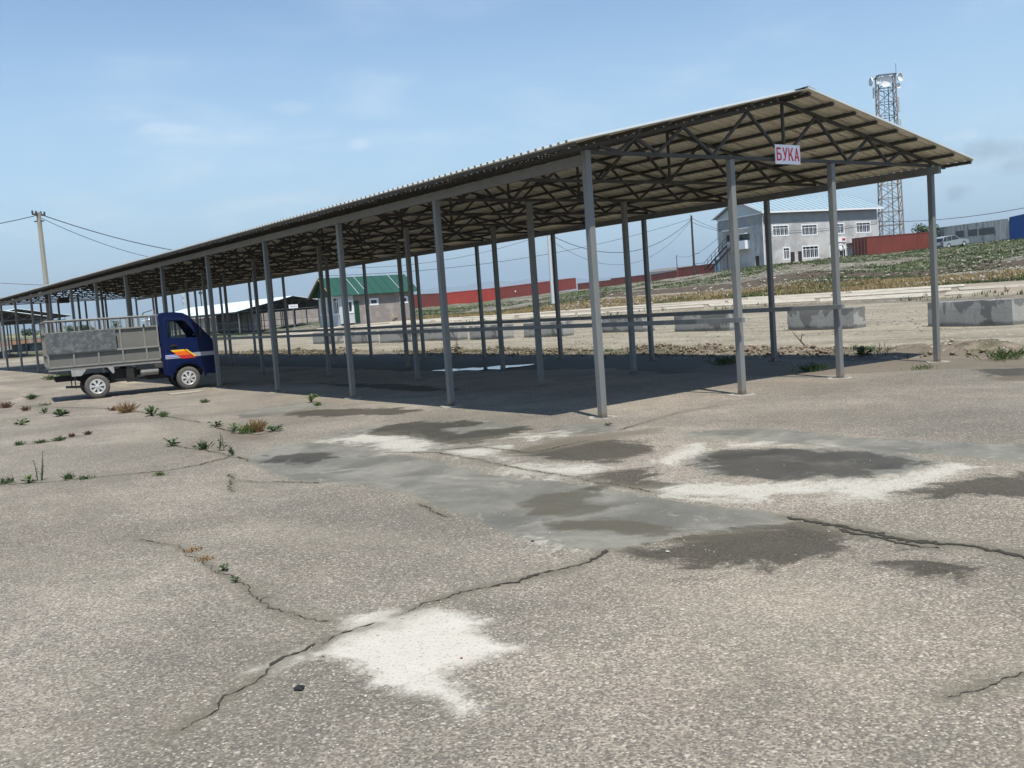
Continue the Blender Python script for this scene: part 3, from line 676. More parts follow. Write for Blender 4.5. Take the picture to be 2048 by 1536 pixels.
SOIL = [poly(p) for p in [
 [(1370,742),(1440,722),(1560,718),(1700,722),(1850,716),(2100,716),(2100,735),(1900,738),(1760,745),(1600,752),(1480,752)],
 [(1000,905),(1100,880),(1250,862),(1350,850),(1300,866),(1200,882),(1100,898)],
 [(1960,755),(2100,748),(2100,762),(2000,762)],
 [(440,862),(500,868),(560,868),(520,880),(460,880)]]]
WET_SHADE.append(np.array([(3.5, -4.6), (6, -5.4), (9, -4.4), (13, -4.0), (18, -4.4), (24, -3.8), (34, -4.3), (46, -4.0), (46, -8.6), (20, -8.4), (8, -8.5), (1.8, -8.4), (1.0, -7.2), (2.6, -6.2)], float))  # damp ground under the canopy's back half; its colour also deepens the shade there
WET_SHADE.append(np.array([(5.5, -1.6), (8, -1.9), (11, -1.4), (9, -1.1), (6, -1.2)], float))
for side in ((-9.2, -7.9),):
    SOIL.append(np.array([(-9, side[0]), (60, side[0]), (60, side[1]), (-9, side[1])], float))

CRACKS = [
 ([(355,1465),(420,1420),(480,1380),(520,1355),(545,1335)], .010, .018),
 ([(545,1335),(570,1320),(600,1305),(640,1290)], .045, .03),
 ([(640,1290),(680,1270),(760,1250)], .014, .008),
 ([(790,1232),(880,1200),(960,1175),(1060,1155),(1140,1140),(1185,1118),(1215,1100)], .008, .05),
 ([(660,1243),(600,1235),(540,1215),(510,1190),(480,1165),(440,1145),(400,1115),(350,1090),(270,1080)], .010, .010),
 ([(540,1192),(520,1200)], .01, .01),
 ([(1575,1035),(1640,1047),(1720,1060),(1800,1077),(1860,1085),(1960,1095),(2048,1112),(2250,1140)], .10, .045),
 ([(1680,1058),(1800,1085),(1880,1098)], .05, .05),
 ([(-40,972),(100,965),(200,955),(330,942),(400,930),(460,914)], .025, .03),
 ([(470,915),(430,905),(390,898),(340,892)], .02, .02),
 ([(475,914),(500,922)], .03, .02),
 ([(30,890),(100,882),(180,868)], .05, .03),
 ([(840,1008),(862,1020),(880,1030),(900,1034)], .02, .02),
 ([(463,948),(466,962),(461,972),(465,985)], .02, .02),
 ([(467,962),(520,966),(600,964),(640,966)], .012, .02),
 ([(1890,1398),(1960,1370),(2060,1348)], .008, .012),
 ([(1240,860),(1300,842),(1360,824),(1440,812)], .015, .01),
 ([(430,853),(470,866),(520,870),(556,862)], .05, .04),
 ([(880,900),(960,893),(1060,905),(1180,880)], .02, .02),
 ([(880,890),(930,880),(1000,874),(1110,866)], .02, .02),
 ([(30,812),(120,815),(240,818),(330,832),(400,845)], .03, .02),
 ([(480,836),(560,828),(640,814)], .02, .02),
 ([(770,905),(870,905),(920,912),(1000,930),(1180,962),(1300,985)], .015, .015),
]
def build_ground():
    av = math.atan2(Fv[1], Fv[0])
    A = list(np.arange(-36, 36, .13)) + list(np.arange(36, 324, 3.0))
    A = np.radians(np.array(A)) + av; na = len(A)
    Rr = list(np.geomspace(.25, 2.4, 8)) + list(np.geomspace(2.4, 60, 440))[1:] + list(np.geomspace(60, 260, 125))[1:] + list(np.geomspace(260, 9000, 60))[1:]
    Rr = np.array(Rr); nr = len(Rr)
    X = CAM[0]+Rr[:, None]*np.cos(A)[None]; Y = CAM[1]+Rr[:, None]*np.sin(A)[None]
    X = X.ravel(); Y = Y.ravel(); Z = terrain(X, Y)
    D, kd, kz = knots(X, Y)
    P = np.stack([X, Y], 1)
    at = {k: sdf(P, v) for k, v in (('sd_cement', CEMENT), ('sd_wet_shade', WET_SHADE), ('sd_puddle', PUD), ('sd_white', WHITE), ('sd_soil', SOIL), ('sd_lime', LIME))}
    cd = np.full(len(X), 1.0); nearm = np.where(D < 30)[0]; Pn = P[nearm]; cc = cd[nearm]
    for pts_, a_, b_ in CRACKS:
        Q_ = np.array([G(*p)[:2] for p in pts_])
        for q0, q1 in zip(Q_, Q_[1:]):
            e = q1-q0; tt = np.clip(((Pn-q0)@e)/(e@e), 0, 1); cc = np.minimum(cc, np.hypot(*(Pn-q0-tt[:, None]*e).T)-(a_+b_)*.3)
    cd[nearm] = cc; at['sd_crack'] = cd
    right = np.clip(kz[:, 5]/1.5, 0, 1)
    at['sd_soil'] = np.minimum(at['sd_soil'], np.where(right > .05, np.abs(D+vnoise(X, Y, 7.0, 3)*2.2-(kd[:, 1]-1.6))-1.3, 9))
    at['dusty'] = np.clip((X-6)/12, .25, 1)*np.clip((Y+9)/4, .3, 1)
    n1 = vnoise(X, Y, 9, 31)+.6*vnoise(X, Y, 3, 32); n2 = vnoise(X, Y, 13, 33)+.5*vnoise(X, Y, 4, 34)
    on = np.clip((D-kd[:, 2])/2, 0, 1)
    at['yellow'] = on*np.clip((kd[:, 3]+2-D)/8, 0, 1)*(.62+n1*.9)
    at['green'] = on*(.52+n2*.9)*np.where(D > kd[:, 4], 1.0, .8)
    at['brown'] = np.clip(1-np.abs(D+vnoise(X, Y, 7.0, 3)*2.2-(kd[:, 3]+.9))/2.2, 0, 1)*(right > .4)*(.5+right)
    at['path'] = on*np.clip(1-np.abs(D+vnoise(X, Y, 7.0, 3)*2.2-(kd[:, 3]-3.0))/3.0, 0, 1)*(right > .3)*.95
    at['brown'] = np.maximum(at['brown'], 0)
    i = np.arange(nr-1)[:, None]*na; j = np.arange(na)[None]; j2 = (j+1) % na
    F4 = np.stack([(i+j), (i+na+j), (i+na+j2), (i+j2)], -1).reshape(-1, 4)
    cx_ = X[F4].mean(1); cy_ = Y[F4].mean(1); Dc = np.hypot(cx_-CAM[0], cy_-CAM[1])
    _, kdc, kzc = knots(cx_, cy_)
    Dw = Dc + vnoise(cx_, cy_, 7.0, 3)*2.2*np.clip((Dc-50)/20, 0, 1)
    rag = .35*vnoise(cx_, cy_, 1.3, 41)+.2*vnoise(cx_, cy_, .4, 42)
    pav = (cy_+rag > -8.35) & (cx_ < 58+2*rag) & (cy_ < 40) & (cx_ > -60)
    slab = ~pav & (Dw > kdc[:, 1]) & (Dw < kdc[:, 2]) & (kzc[:, 2] > .25)
    bk = ~pav & ~slab & (Dw >= kdc[:, 2]-.01) & (Dc < 420)
    far = ~pav & (Dc >= 420)
    dt = ~pav & ~slab & ~bk & ~far
    P3 = np.stack([X, Y, Z], 1)
    for name, msk, m, keys, kind in (('pavement', pav, MT['asphalt'], ('sd_cement', 'sd_wet_shade', 'sd_puddle', 'sd_white', 'sd_soil', 'dusty', 'sd_lime', 'sd_crack'), 'structure'),
                               ('dirt_yard', dt, MT['dirt'], ('sd_soil',), 'structure'), ('concrete_road', slab, MT['slabs'], (), 'structure'),
                               ('embankment', bk, MT['bank'], ('yellow', 'green', 'brown', 'path'), 'structure'), ('far_plain', far, MT['plain'], (), 'structure')):
        f = F4[msk]; u, inv = np.unique(f, return_inverse=True); inv = inv.reshape(-1, 4)
        me = bpy.data.meshes.new(name)
        me.vertices.add(len(u)); me.vertices.foreach_set('co', P3[u].ravel())
        me.loops.add(inv.size); me.loops.foreach_set('vertex_index', inv.ravel().astype(np.int32))
        me.polygons.add(len(inv)); me.polygons.foreach_set('loop_start', np.arange(0, inv.size, 4, dtype=np.int32))
        me.polygons.foreach_set('use_smooth', np.ones(len(inv), bool))
        me.update(calc_edges=True)
        for k in keys:
            a = me.attributes.new(k, 'FLOAT', 'POINT'); a.data.foreach_set('value', at[k][u].astype(np.float32))
        me.materials.append(m)
        o = link(name, me); tag(o, kind=kind)
        if name == 'pavement': 
            global PAVE; PAVE = o
        if name == 'concrete_road':
            global CROAD; CROAD = o
build_ground()

# the cast slabs of the road, each one a piece
def slabs():
    r = random.Random(9)
    for row, fr in enumerate((.14, .44, .74)):
        az = CA[0]+.02; 
        while az < CA[-1]:
            kd1 = float(np.interp(az, CA, CD[:, 1])); kd2 = float(np.interp(az, CA, CD[:, 2])); z2 = float(np.interp(az, CA, CZ[:, 2]))
            Dm = kd1+(kd2-kd1)*fr; L = 5.9; da = L/Dm
            def pt(a, d): return (CAM[0]+d*math.cos(a), CAM[1]+d*math.sin(a))
            if z2 > .28 and r.random() > .12:
                wd = (kd2-kd1)*.27; vs = []; j = r.uniform(-.25, .25)
                for a, d in ((az, -wd/2), (az+da*.97, -wd/2), (az+da*.97, wd/2), (az, wd/2)):
                    k1_ = float(np.interp(a, CA, CD[:, 1])); k2_ = float(np.interp(a, CA, CD[:, 2])); q = pt(a, k1_+(k2_-k1_)*fr+d+j); vs.append(q)
                c = (sum(v[0] for v in vs)/4, sum(v[1] for v in vs)/4); mb = MB(); dz = r.uniform(.02, .09)
                top = [(v[0]-c[0]+r.uniform(-.08, .08), v[1]-c[1]+r.uniform(-.08, .08), TZ(*v)+dz+r.uniform(-.03, .03)) for v in vs]
                zc_ = sum(q[2] for q in top)/4; top = [(q[0], q[1], q[2]-zc_) for q in top]
                mb.add([(q[0], q[1], q[2]-.3) for q in top]+top, [(4, 5, 6, 7), (0, 1, 5, 4), (1, 2, 6, 5), (2, 3, 7, 6), (3, 0, 4, 7)])
                mb.build('slab', MT['slab_piece'], CROAD, loc=(c[0], c[1], zc_))
            az += da+.0015
slabs()

# cracks: real dark gaps laid as ragged strips
def crack(pts, w0, w1, seed, jit=.03):
    r = random.Random(seed); P = [Vector(G(*p)) for p in pts]; Q = []
    for a, b in zip(P, P[1:]):
        n = max(1, int((b-a).length/.022))
        for k in range(n): Q.append(a.lerp(b, k/n))
    Q.append(P[-1]); vs = []; fs = []; off = 0
    for i, q in enumerate(Q):
        d = (Q[min(i+1, len(Q)-1)]-Q[max(i-1, 0)]).normalized(); nn = Vector((-d.y, d.x, 0))
        off = off*.86 + r.uniform(-jit, jit)*.55
        t = i/len(Q); wd = (w0*(1-t)+w1*t)*r.uniform(.3, 1.25)*(.4+.6*abs(math.sin(i*.11+seed)*math.cos(i*.043+seed*2)))
        if i in (0, len(Q)-1): wd = .001
        for s_ in (-1, 1):
            p = q+nn*(off+s_*wd/2+r.uniform(-.3, .3)*wd); vs.append((p.x, p.y, TZ(p.x, p.y)+.004))
    for i in range(len(Q)-1): fs.append((2*i, 2*i+1, 2*i+3, 2*i+2))
    mb = MB(); mb.add(vs, fs); mb.build('crack', MT['soil'], PAVE)
for k, (pts, a, b) in enumerate(CRACKS): crack(pts, a, b, k+1)

# ------------------------------------------------------------------ loose stones, clods (uncountable)
OCT = np.array([(1,0,0),(-1,0,0),(0,1,0),(0,-1,0),(0,0,1),(0,0,-1)], float)
OCF = np.array([(0,2,4),(2,1,4),(1,3,4),(3,0,4),(2,0,5),(1,2,5),(3,1,5),(0,3,5)])
def scatter_stones(name, XY, S, m, label, cat, flat=.6, sink=.3, parent=None):
    n = len(XY); z = terrain(XY[:, 0], XY[:, 1])
    a = rng.uniform(0, 6.28, n); sc3 = S[:, None]*rng.uniform(.6, 1.3, (n, 3)); sc3[:, 2] *= flat
    V = OCT[None]*sc3[:, None, :]*rng.uniform(.75, 1.2, (n, 6, 1))
    ca, sa = np.cos(a)[:, None], np.sin(a)[:, None]
    x = V[..., 0]*ca - V[..., 1]*sa; y = V[..., 0]*sa + V[..., 1]*ca
    V = np.stack([x+XY[:, :1], y+XY[:, 1:2], V[..., 2]+z[:, None]+(sc3[:, 2]*(1-sink))[:, None]], -1).reshape(-1, 3)
    Fc = (OCF[None]+np.arange(n)[:, None, None]*6).reshape(-1, 3)
    return mesh_np(name, V, Fc, m, label, cat, parent)
def mesh_np(name, V, Fc, m, label, cat, parent=None):
    me = bpy.data.meshes.new(name); k = Fc.shape[1]
    me.vertices.add(len(V)); me.vertices.foreach_set('co', V.ravel())
    me.loops.add(Fc.size); me.loops.foreach_set('vertex_index', Fc.ravel().astype(np.int32))
    me.polygons.add(len(Fc)); me.polygons.foreach_set('loop_start', np.arange(0, Fc.size, k, dtype=np.int32))
    me.update(calc_edges=True); me.materials.append(m)
    return tag(link(name, me, parent), label=label, cat=cat, kind='stuff')
def ring(n, d0, d1, a0=-31, a1=31, pw=1.0):
    av = math.atan2(Fv[1], Fv[0]); a = np.radians(rng.uniform(a0, a1, n))+av
    D = d0*(d1/d0)**(rng.uniform(0, 1, n)**pw)
    return np.stack([CAM[0]+D*np.cos(a), CAM[1]+D*np.sin(a)], 1)
XY = ring(900, 2.8, 26); XY = XY[XY[:, 1] > -8.0]
scatter_stones('pebbles', XY, rng.uniform(.003, .008, len(XY))*(1+(rng.uniform(0, 1, len(XY)) > .985)*.8), MT['pebble'], 'small loose pebbles strewn over the old asphalt', 'pebbles')
n = 6500; XY = np.stack([rng.uniform(-8, 46, n), -8.75+rng.normal(0, .42, n)], 1); XY = XY[vnoise(XY[:, 0], XY[:, 1], 1.7, 77) > -.2]; n = len(XY)
scatter_stones('dirt_clods', XY, .012+.05*rng.uniform(0, 1, n)**2.5, MT['clod'], 'brown dirt clods along the edge of the asphalt behind the canopy', 'dirt clods', .7)
XY = np.stack([rng.uniform(-8, 46, 700), -9+rng.normal(0, .9, 700)], 1)
scatter_stones('gravel', XY, rng.uniform(.015, .04, 700), MT['pebble'], 'pale gravel stones on the spoil ridge behind the canopy', 'gravel')
XY = ring(2400, 27, 62, -26, 28); XY = XY[XY[:, 1] < -10]
scatter_stones('yard_gravel', XY, rng.uniform(.01, .04, len(XY)), MT['rubble'], 'pale gravel scattered over the dirt yard', 'gravel', .5)
XY = ring(9000, 62, 132, -31, -2); D, kd, kz = knots(XY[:, 0], XY[:, 1])
keep = (D > kd[:, 2]+1) & (D < kd[:, 6]-1) & ((vnoise(XY[:, 0], XY[:, 1], 8, 51) > -.05) | (rng.uniform(0, 1, len(XY)) < .12)); XY = XY[keep]
scatter_stones('rubble', XY, .045+.13*rng.uniform(0, 1, len(XY))**3.5, MT['rubble'], 'grey rubble and stones strewn over the weedy embankment', 'rubble', .75)

def grass(name, XY, h, w_, m, label, nb=5):
    n = len(XY); z = terrain(XY[:, 0], XY[:, 1])
    H = h*rng.uniform(.5, 1.3, n)
    a = rng.uniform(0, 6.28, (n, nb)); lean = rng.uniform(.1, .7, (n, nb))*H[:, None]
    bx = XY[:, :1]+rng.normal(0, .1, (n, nb))*h/.3; by = XY[:, 1:]+rng.normal(0, .1, (n, nb))*h/.3
    wd = w_*rng.uniform(.6, 1.3, (n, nb)); zz = np.repeat(z[:, None], nb, 1)-.02
    p0 = np.stack([bx-np.sin(a)*wd, by+np.cos(a)*wd, zz], -1); p1 = np.stack([bx+np.sin(a)*wd, by-np.cos(a)*wd, zz], -1)
    p2 = np.stack([bx+np.cos(a)*lean, by+np.sin(a)*lean, zz+H[:, None]*rng.uniform(.6, 1, (n, nb))], -1)
    V = np.stack([p0, p1, p2], 2).reshape(-1, 3)
    mesh_np(name, V, np.arange(len(V)).reshape(-1, 3), m, label, 'grass')
XY = ring(34000, 60, 150, 0-31, 6); D, kd, kz = knots(XY[:, 0], XY[:, 1])
nn = vnoise(XY[:, 0], XY[:, 1], 9, 31)+.6*vnoise(XY[:, 0], XY[:, 1], 3, 32)
k1 = (D > kd[:, 2]) & (D < kd[:, 3]-6) & (nn > -.28)
grass('dry_grass', XY[k1][:9000], .26, .022, MT['grassy'], 'dry yellow grass in a band above the concrete slab road')
n2 = vnoise(XY[:, 0], XY[:, 1], 13, 33)+.5*vnoise(XY[:, 0], XY[:, 1], 4, 34)
k2 = ((D > kd[:, 4]) | ((D > kd[:, 2]) & (nn < -.05))) & (D < kd[:, 6]) & (n2 > -.12)
grass('green_grass', XY[k2][:17000], .22, .034, MT['grassg'], 'green weeds and grass covering the embankment slope')
XY = np.stack([rng.uniform(-7, 46, 2600), -8.7+rng.normal(0, .4, 2600)], 1); XY = XY[vnoise(XY[:, 0], XY[:, 1], 2.5, 61) > -.02]
grass('edge_grass', XY, .12, .009, MT['grassg'], 'low green grass along the asphalt edge behind the canopy', 6)
XY = ring(1500, 48, 78, -31, 4); D, kd, kz = knots(XY[:, 0], XY[:, 1]); XY = XY[(np.abs(D-kd[:, 1]+.6) < .8) & (vnoise(XY[:, 0], XY[:, 1], 5, 66) > -.1)]
grass('roadside_grass', XY, .28, .03, MT['grassg'], 'green weeds along the near edge of the slab road', 6)

# ------------------------------------------------------------------ market canopies
def canopy_parts(root, W, L, zb, rows, trusses, slope, eave_out, full, zr, oh=.448, x0=0.0, under=None):
    """root at ground of the corner post; width runs to -y, length to +x. zb = beam underside, zr = ridge of the sheet"""
    hw = W/2; S = MT['steel']; ps = .085 if full else .11
    zs = lambda off: zr - slope*abs(off)
    me_post = {}
    for (v, us, zt) in rows:
        key = round(zt, 3)
        if key not in me_post:
            mb = MB(); mb.box(-ps/2, ps/2, -ps/2, ps/2, -.35 if not full else -.05, zt); me_post[key] = mb.build('post', MT['post'] if full else S, root, bevel=.008 if full else 0); first = me_post[key]; first.location = (us[0], v, 0); us2 = us[1:]
        else: us2 = us
        for u in us2:
            o = me_post[key].copy(); col.objects.link(o); o.location = (u, v, 0); o.parent = root
    for v in (0, -W):
        mb = MB()
        x_a = .05 if v == 0 else -.16
        mb.box(x_a, L+.1, v-.035, v+.035, zb, zb+.115)
        mb.build('beam', S, root)
    zc = zb+.14
    offs_b = [0, 1.43, 2.43, 3.08]; offs_t = [.72, 1.95, 2.79, 3.38]
    k = hw/3.589
    mbt = MB()
    for s_ in (-1, 1):
        mbt.bar((0, 0, zs(0)-.085), (0, s_*(hw+eave_out*.72), zs(hw+eave_out*.72)-.085), .04, .05, up=(1, 0, 0))
    top0 = mbt
    bot0 = MB(); bot0.bar((0, -hw-.02, zc), (0, hw+.02, zc), .04, .045)
    webs = []
    webs.append(((0, 0, zc+.022), (0, 0, zs(0)-.11)))
    for s_ in (-1, 1):
        seq = []
        for b_, t_ in zip(offs_b, offs_t): seq += [(b_*k, zc+.022), (t_*k, zs(t_*k)-.11)]
        for a, b in zip(seq, seq[1:]): webs.append(((0, s_*a[0], a[1]), (0, s_*b[0], b[1])))
        webs.append(((0, s_*(hw-.005), zc+.02), (0, s_*(hw-.005), zs(hw)-.1)))
    if full:
        wm = []
        for i, (a, b) in enumerate(webs):
            mb = MB(); mb.bar(a, b, .034, .034, up=(1, 0, 0)); wm.append(mb)
        proto = None
        for ti, u in enumerate(trusses):
            if proto is None:
                t = top0.build('truss', MT['truss'], root, loc=(u, -hw, 0)); bc = bot0.build('bottom_chord', MT['truss'], t)
                ws = [m_.build('web_member', MT['truss'], t) for m_ in wm]; proto = (t, bc, ws)
            else:
                t = proto[0].copy(); col.objects.link(t); t.parent = root; t.location = (u, -hw, 0)
                for c in [proto[1]]+proto[2]:
                    q = c.copy(); col.objects.link(q); q.parent = t
    else:
        for a, b in webs: top0.bar(a, b, .045, .045, up=(1, 0, 0))
        top0.bar((0, -hw, zc), (0, hw, zc), .045, .05)
        t0 = top0.build('truss', MT['steel2'], root, loc=(trusses[0], -hw, 0))
        for u in trusses[1:]:
            t = t0.copy(); col.objects.link(t); t.parent = root; t.location = (u, -hw, 0)
    # purlins
    npur = 9; p0 = None; mbp = MB(); mbp.box(-oh+.05, L+oh, -.024, .024, -.052, -.012)
    for s_ in (-1, 1):
        for i in range(npur):
            off = .1+(hw+eave_out-.16)*i/(npur-1); zz = zs(off)
            if p0 is None: p0 = mbp.build('purlin', MT['truss'] if full else MT['steel2'], root); o = p0
            else: o = p0.copy(); col.objects.link(o); o.parent = root
            o.location = (0, -hw+s_*off, zz); o.rotation_euler = (-s_*math.atan(slope), 0, 0)
    # sheets
    if full: pitch, rib, hgt, per = .14, .050, .027, 8
    else: pitch, rib, hgt, per = .35, .08, .04, 8
    wsh = pitch*per; nsh = math.ceil((L+2*oh)/wsh); tot = L+2*oh
    slen = hw+eave_out
    def sheet_mesh(n_rib, th=.005):
        mb = MB(); prof = []
        for i in range(n_rib):
            x = i*pitch; a = pitch-rib
            prof += [(x, 0), (x+a, 0), (x+a+.003, hgt), (x+pitch-.003, hgt)]
        prof.append((n_rib*pitch, 0)); k_ = len(prof)
        vs = []
        for z_off in (0, th):
            for d in (0, slen):
                for (x, z) in prof: vs.append((x, d, -slope*d+z+z_off))
        b0, b1, c0, c1 = 0, k_, 2*k_, 3*k_
        mb.mi = 1; mb.add(vs, [(b0+i, b1+i, b1+i+1, b0+i+1) for i in range(k_-1)])
        base = 0
        mb.f += [(c0+i, c0+i+1, c1+i+1, c1+i) for i in range(k_-1)]; mb.m += [0]*(k_-1)
        for d0, d1 in ((b0, c0), (b1, c1)):
            mb.f += [(d0+i, d0+i+1, d1+i+1, d1+i) for i in range(k_-1)]; mb.m += [0]*(k_-1)
        for e in (0, k_-1): mb.f.append((b0+e, b1+e, c1+e, c0+e)); mb.m.append(0)
        return mb
    un = under or MT['roof_under']
    base = sheet_mesh(per); s0 = None
    r2 = random.Random(4)
    for s_ in (1, -1):
        for i in range(nsh):
            if s0 is None: s0 = base.build('roof_sheet', [MT['roof_top_grey' if full else 'roof_top'], un], root); o = s0
            else: o = s0.copy(); col.objects.link(o); o.parent = root
            x = -oh+i*wsh
            if i == nsh-1: x = L+oh-wsh
            dz = r2.uniform(0, .003)+(i % 2)*.002
            if s_ > 0: o.location = (x, -hw, zr+dz)
            else: o.location = (x+wsh, -hw, zr+dz); o.rotation_euler = (0, 0, math.pi)
    mb = MB()
    for s_ in (-1, 1):
        z0 = zr+hgt+.004
        mb.add([(-oh, -hw, z0+.006), (L+oh, -hw, z0+.006), (L+oh, -hw+s_*.17, z0-.17*slope), (-oh, -hw+s_*.17, z0-.17*slope)], [(0, 1, 2, 3)])
    mb.build('ridge_cap', MT['roof_top_grey' if full else 'roof_top'], root)

tu = [0, 2.2, 4.4]+[4.4+2.065*k for k in range(1, 21)]
LEN = tu[-1]
can = empty('market_canopy', (0, 0, 0), label='long open steel canopy with gabled corrugated roof and slim grey posts in the middle', cat='canopy')
r0 = [0, 3.36, 6.53, 9.82, 13.22, 16.65, 20.11, 23.57, 26.99, 30.54, 34.11, 37.69, 41.31, LEN]
r3 = [0, 3.28, 6.57, 9.70, 12.97, 16.14, 19.43, 22.6, 25.93, 29.32, 32.7, 36.0, 39.4, 42.6, LEN]
W0 = 7.178; ZB = 2.992; ZR = 4.0; SL = (ZR-3.157)/(W0/2+.56)
canopy_parts(can, W0, LEN, ZB, [(0, [0], 3.15), (0, r0[1:], ZB), (-W0, r3, ZB), (-2.48, [tu[i] for i in range(0, 23, 2)], ZB+.115), (-4.62, [tu[i] for i in range(0, 23, 2)], ZB+.115)], tu, SL, .56, True, ZR)
for v, z in ((-2.48+.075, 1.0), (-4.62+.075, 1.045)):
    mb = MB(); mb.box(-.15, LEN, v-.03, v+.03, z-.03, z+.035); mb.build('rail', MT['steel'], can)
# screw tips under the sheets, too many to count
mb = MB(); hw = W0/2
for s_ in (-1, 1):
    for i in range(9):
        off = .1+(hw+.56-.16)*i/8
        for k in range(0, 110):
            x = -.3+k*.14
            if random.random() < .25: continue
            y = -hw+s_*off; z = ZR-SL*off-.058
            mb.box(x-.006, x+.006, y-.006, y+.006, z-.008, z+.008)
tag(mb.build('screw_tips', MT['screw'], can), kind='stuff')
for v_, us_ in ((0, r0[:6]), (-W0, r3[:4]), (-2.48, [tu[0], tu[2], tu[4]]), (-4.62, [tu[0], tu[2], tu[4]])):
    for u in us_: mb = MB(); mb.box(u-.08, u+.08, v_-.08, v_+.08, -.01, .013); mb.build('base_plate', MT['steel2'], can)
# concrete footings of the near posts
for u, vv in [(u, 0) for u in r0[:5]]+[(0, -2.48), (0, -4.62), (0, -W0)]:
    mb = MB(); n_ = 9
    vs = [(u+.02+ .2*math.cos(t)*random.uniform(.6, 1.2), vv+.2*math.sin(t)*random.uniform(.6, 1.2)) for t in [6.283*i/n_ for i in range(n_)]]
    b_ = [(x, y, -.02) for x, y in vs] + [(x*.97+u*.03, y*.97+vv*.03, .008) for x, y in vs]
    mb.add(b_, [(i, (i+1) % n_, n_+(i+1) % n_, n_+i) for i in range(n_)]+[tuple(range(n_, 2*n_))])
    mb.build('footing', MT['conc_pole'], can)

# the sign with the word on the near gable
def letter(mb, strokes, x0, w_, h_, z0, y_at):
    for i, pts in enumerate(strokes):
        d = .0003*i
        mb.plate([[(x0+p[0]*w_, z0+p[1]*h_) for p in pts]], lambda a, b, t: (t, -a, b), y_at-d, y_at+.002)
sg = empty('sign', (-.055, -3.338, 3.065), label='white rectangular sign with red Cyrillic letters on the near gable truss', cat='sign')
SWd, SHt = .525, .262
mb = MB(); mb.box(0, .012, -SWd, 0, 0, SHt); mb.build('board', MT['sign_white'], sg)
LB = [[(0,0),(.24,0),(.24,1),(0,1)], [(.2,.85),(.86,.85),(.86,1),(.2,1)], [(.2,0),(.6,0),(.78,.03),(.9,.1),(.97,.2),(.98,.3),(.97,.4),(.9,.5),(.78,.57),(.6,.6),(.2,.6),(.2,.46),(.55,.46),(.66,.43),(.72,.37),(.74,.3),(.72,.22),(.66,.16),(.55,.13),(.2,.13)]]
LU = [[(0,1),(.27,1),(.62,.33),(.5,.2)], [(.73,1),(1,1),(.56,.12),(.44,.03),(.25,-.02),(.08,0),(.08,.13),(.26,.12),(.37,.2)]]
LK = [[(0,0),(.24,0),(.24,1),(0,1)], [(.22,.47),(.7,1),(1,1),(.42,.42),(.22,.38)], [(.36,.52),(.5,.66),(1.02,0),(.72,0)]]
LA = [[(0,0),(.25,0),(.6,1),(.4,1)], [(.75,0),(1,0),(.6,1),(.42,.94)], [(.2,.22),(.8,.22),(.76,.37),(.24,.37)]]
lw = .108; gap = .017
for i, L_ in enumerate((LB, LU, LK, LA)):
    mb = MB(); letter(mb, L_, .022+i*(lw+gap), lw, .178, .045, -.0015); mb.build('letter', MT['sign_red'], sg)
sb = empty('sign', (LEN+.03, -3.34, 3.065), label='dark back of a sign board hanging at the far end of the canopy', cat='sign')
mb = MB(); mb.box(0, .012, -SWd, 0, 0, SHt); mb.build('board', MT['sign_back'], sb)

# other canopies
def canopy2(px, py, D, W, L, name_label, zr, slope, nrow, spacing, bars=False, zbm=2.9):
    p = AT(px, py, D); zg = TZ(p[0], p[1])
    c = empty('market_canopy', (p[0], p[1], zg), label=name_label, cat='canopy')
    us = [i*spacing for i in range(int(L/spacing)+1)]; L = us[-1]
    inner = [(-W*f, us, zbm+.1) for f in nrow]
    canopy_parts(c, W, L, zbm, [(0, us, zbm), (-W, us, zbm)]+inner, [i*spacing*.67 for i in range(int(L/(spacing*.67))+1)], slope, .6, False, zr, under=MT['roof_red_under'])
    if bars:
        for z in (.75, 1.55):
            for f in (0.0, .5):
                mb = MB(); mb.box(0, L, -W*f-.05, -W*f+.03, z, z+.07); mb.build('rail', MT['steel2'], c)
            mb = MB(); mb.box(.06, .12, -W, -W*.45, z, z+.07); mb.build('rail', MT['steel2'], c)
    return c, zg
c2, zg2 = canopy2(478, 645, 133, 15.2, 46, 'far wide canopy with glaring white roof and small white sign, beyond the long canopy', 4.6, .2, (.27, .5, .75), 4.2, True, zbm=2.8)
s2 = empty('sign', (c2.location.x-.1, c2.location.y-7.0, c2.location.z+2.95), label='small white sign on the gable of the far white-roofed canopy', cat='sign')
mb = MB(); mb.box(-.02, .02, -1.3, 0, 0, .5); mb.build('board', MT['sign_white'], s2)
mb = MB()
for i in range(4): mb.box(-.03, -.021, -.28-i*.24-.12, -.28-i*.24, .17, .34)
mb.build('lettering', MT['sign_back'], s2)
Ls = 40
p = AT(90, 644, 85)
c3, _ = canopy2(90, 667, 85, 9, 40, 'dark canopy at the far left edge with deep shadow under its roof', 4.0, .21, (.33, .66), 4.2, zbm=2.75)
c3.location.y += 9
p = AT(133, 667, 112)
c4, _ = canopy2(133, 664, 112, 9, 20, 'farther dark canopy tip seen right of the concrete power pole', 4.4, .2, (.5,), 4.5)
c4.location.y += 9

# ------------------------------------------------------------------ puddle
pp = [(862,742),(872,740.5),(884,740),(905,737.5),(922,738),(945,735.5),(960,736),(1000,731.5),(1022,731),(1045,729.5),(1070,728),(1062,730.5),(1035,734),(1018,735),(1000,739),(975,738.5),(955,741),(930,740.5),(905,743),(880,742)]
pts = [G(*q) for q in pp]; mb = MB()
zp = min(TZ(q[0], q[1]) for q in pts)+.035
mb.add([(q[0], q[1], zp) for q in pts], [tuple(range(len(pts)))[::-1]])
mw = pbr('still_water', (.03, .03, .028), .06, 0, .05, 1, spec=.3, bump=.15, bscale=4)
tag(mb.build('puddle', mw), kind='structure')

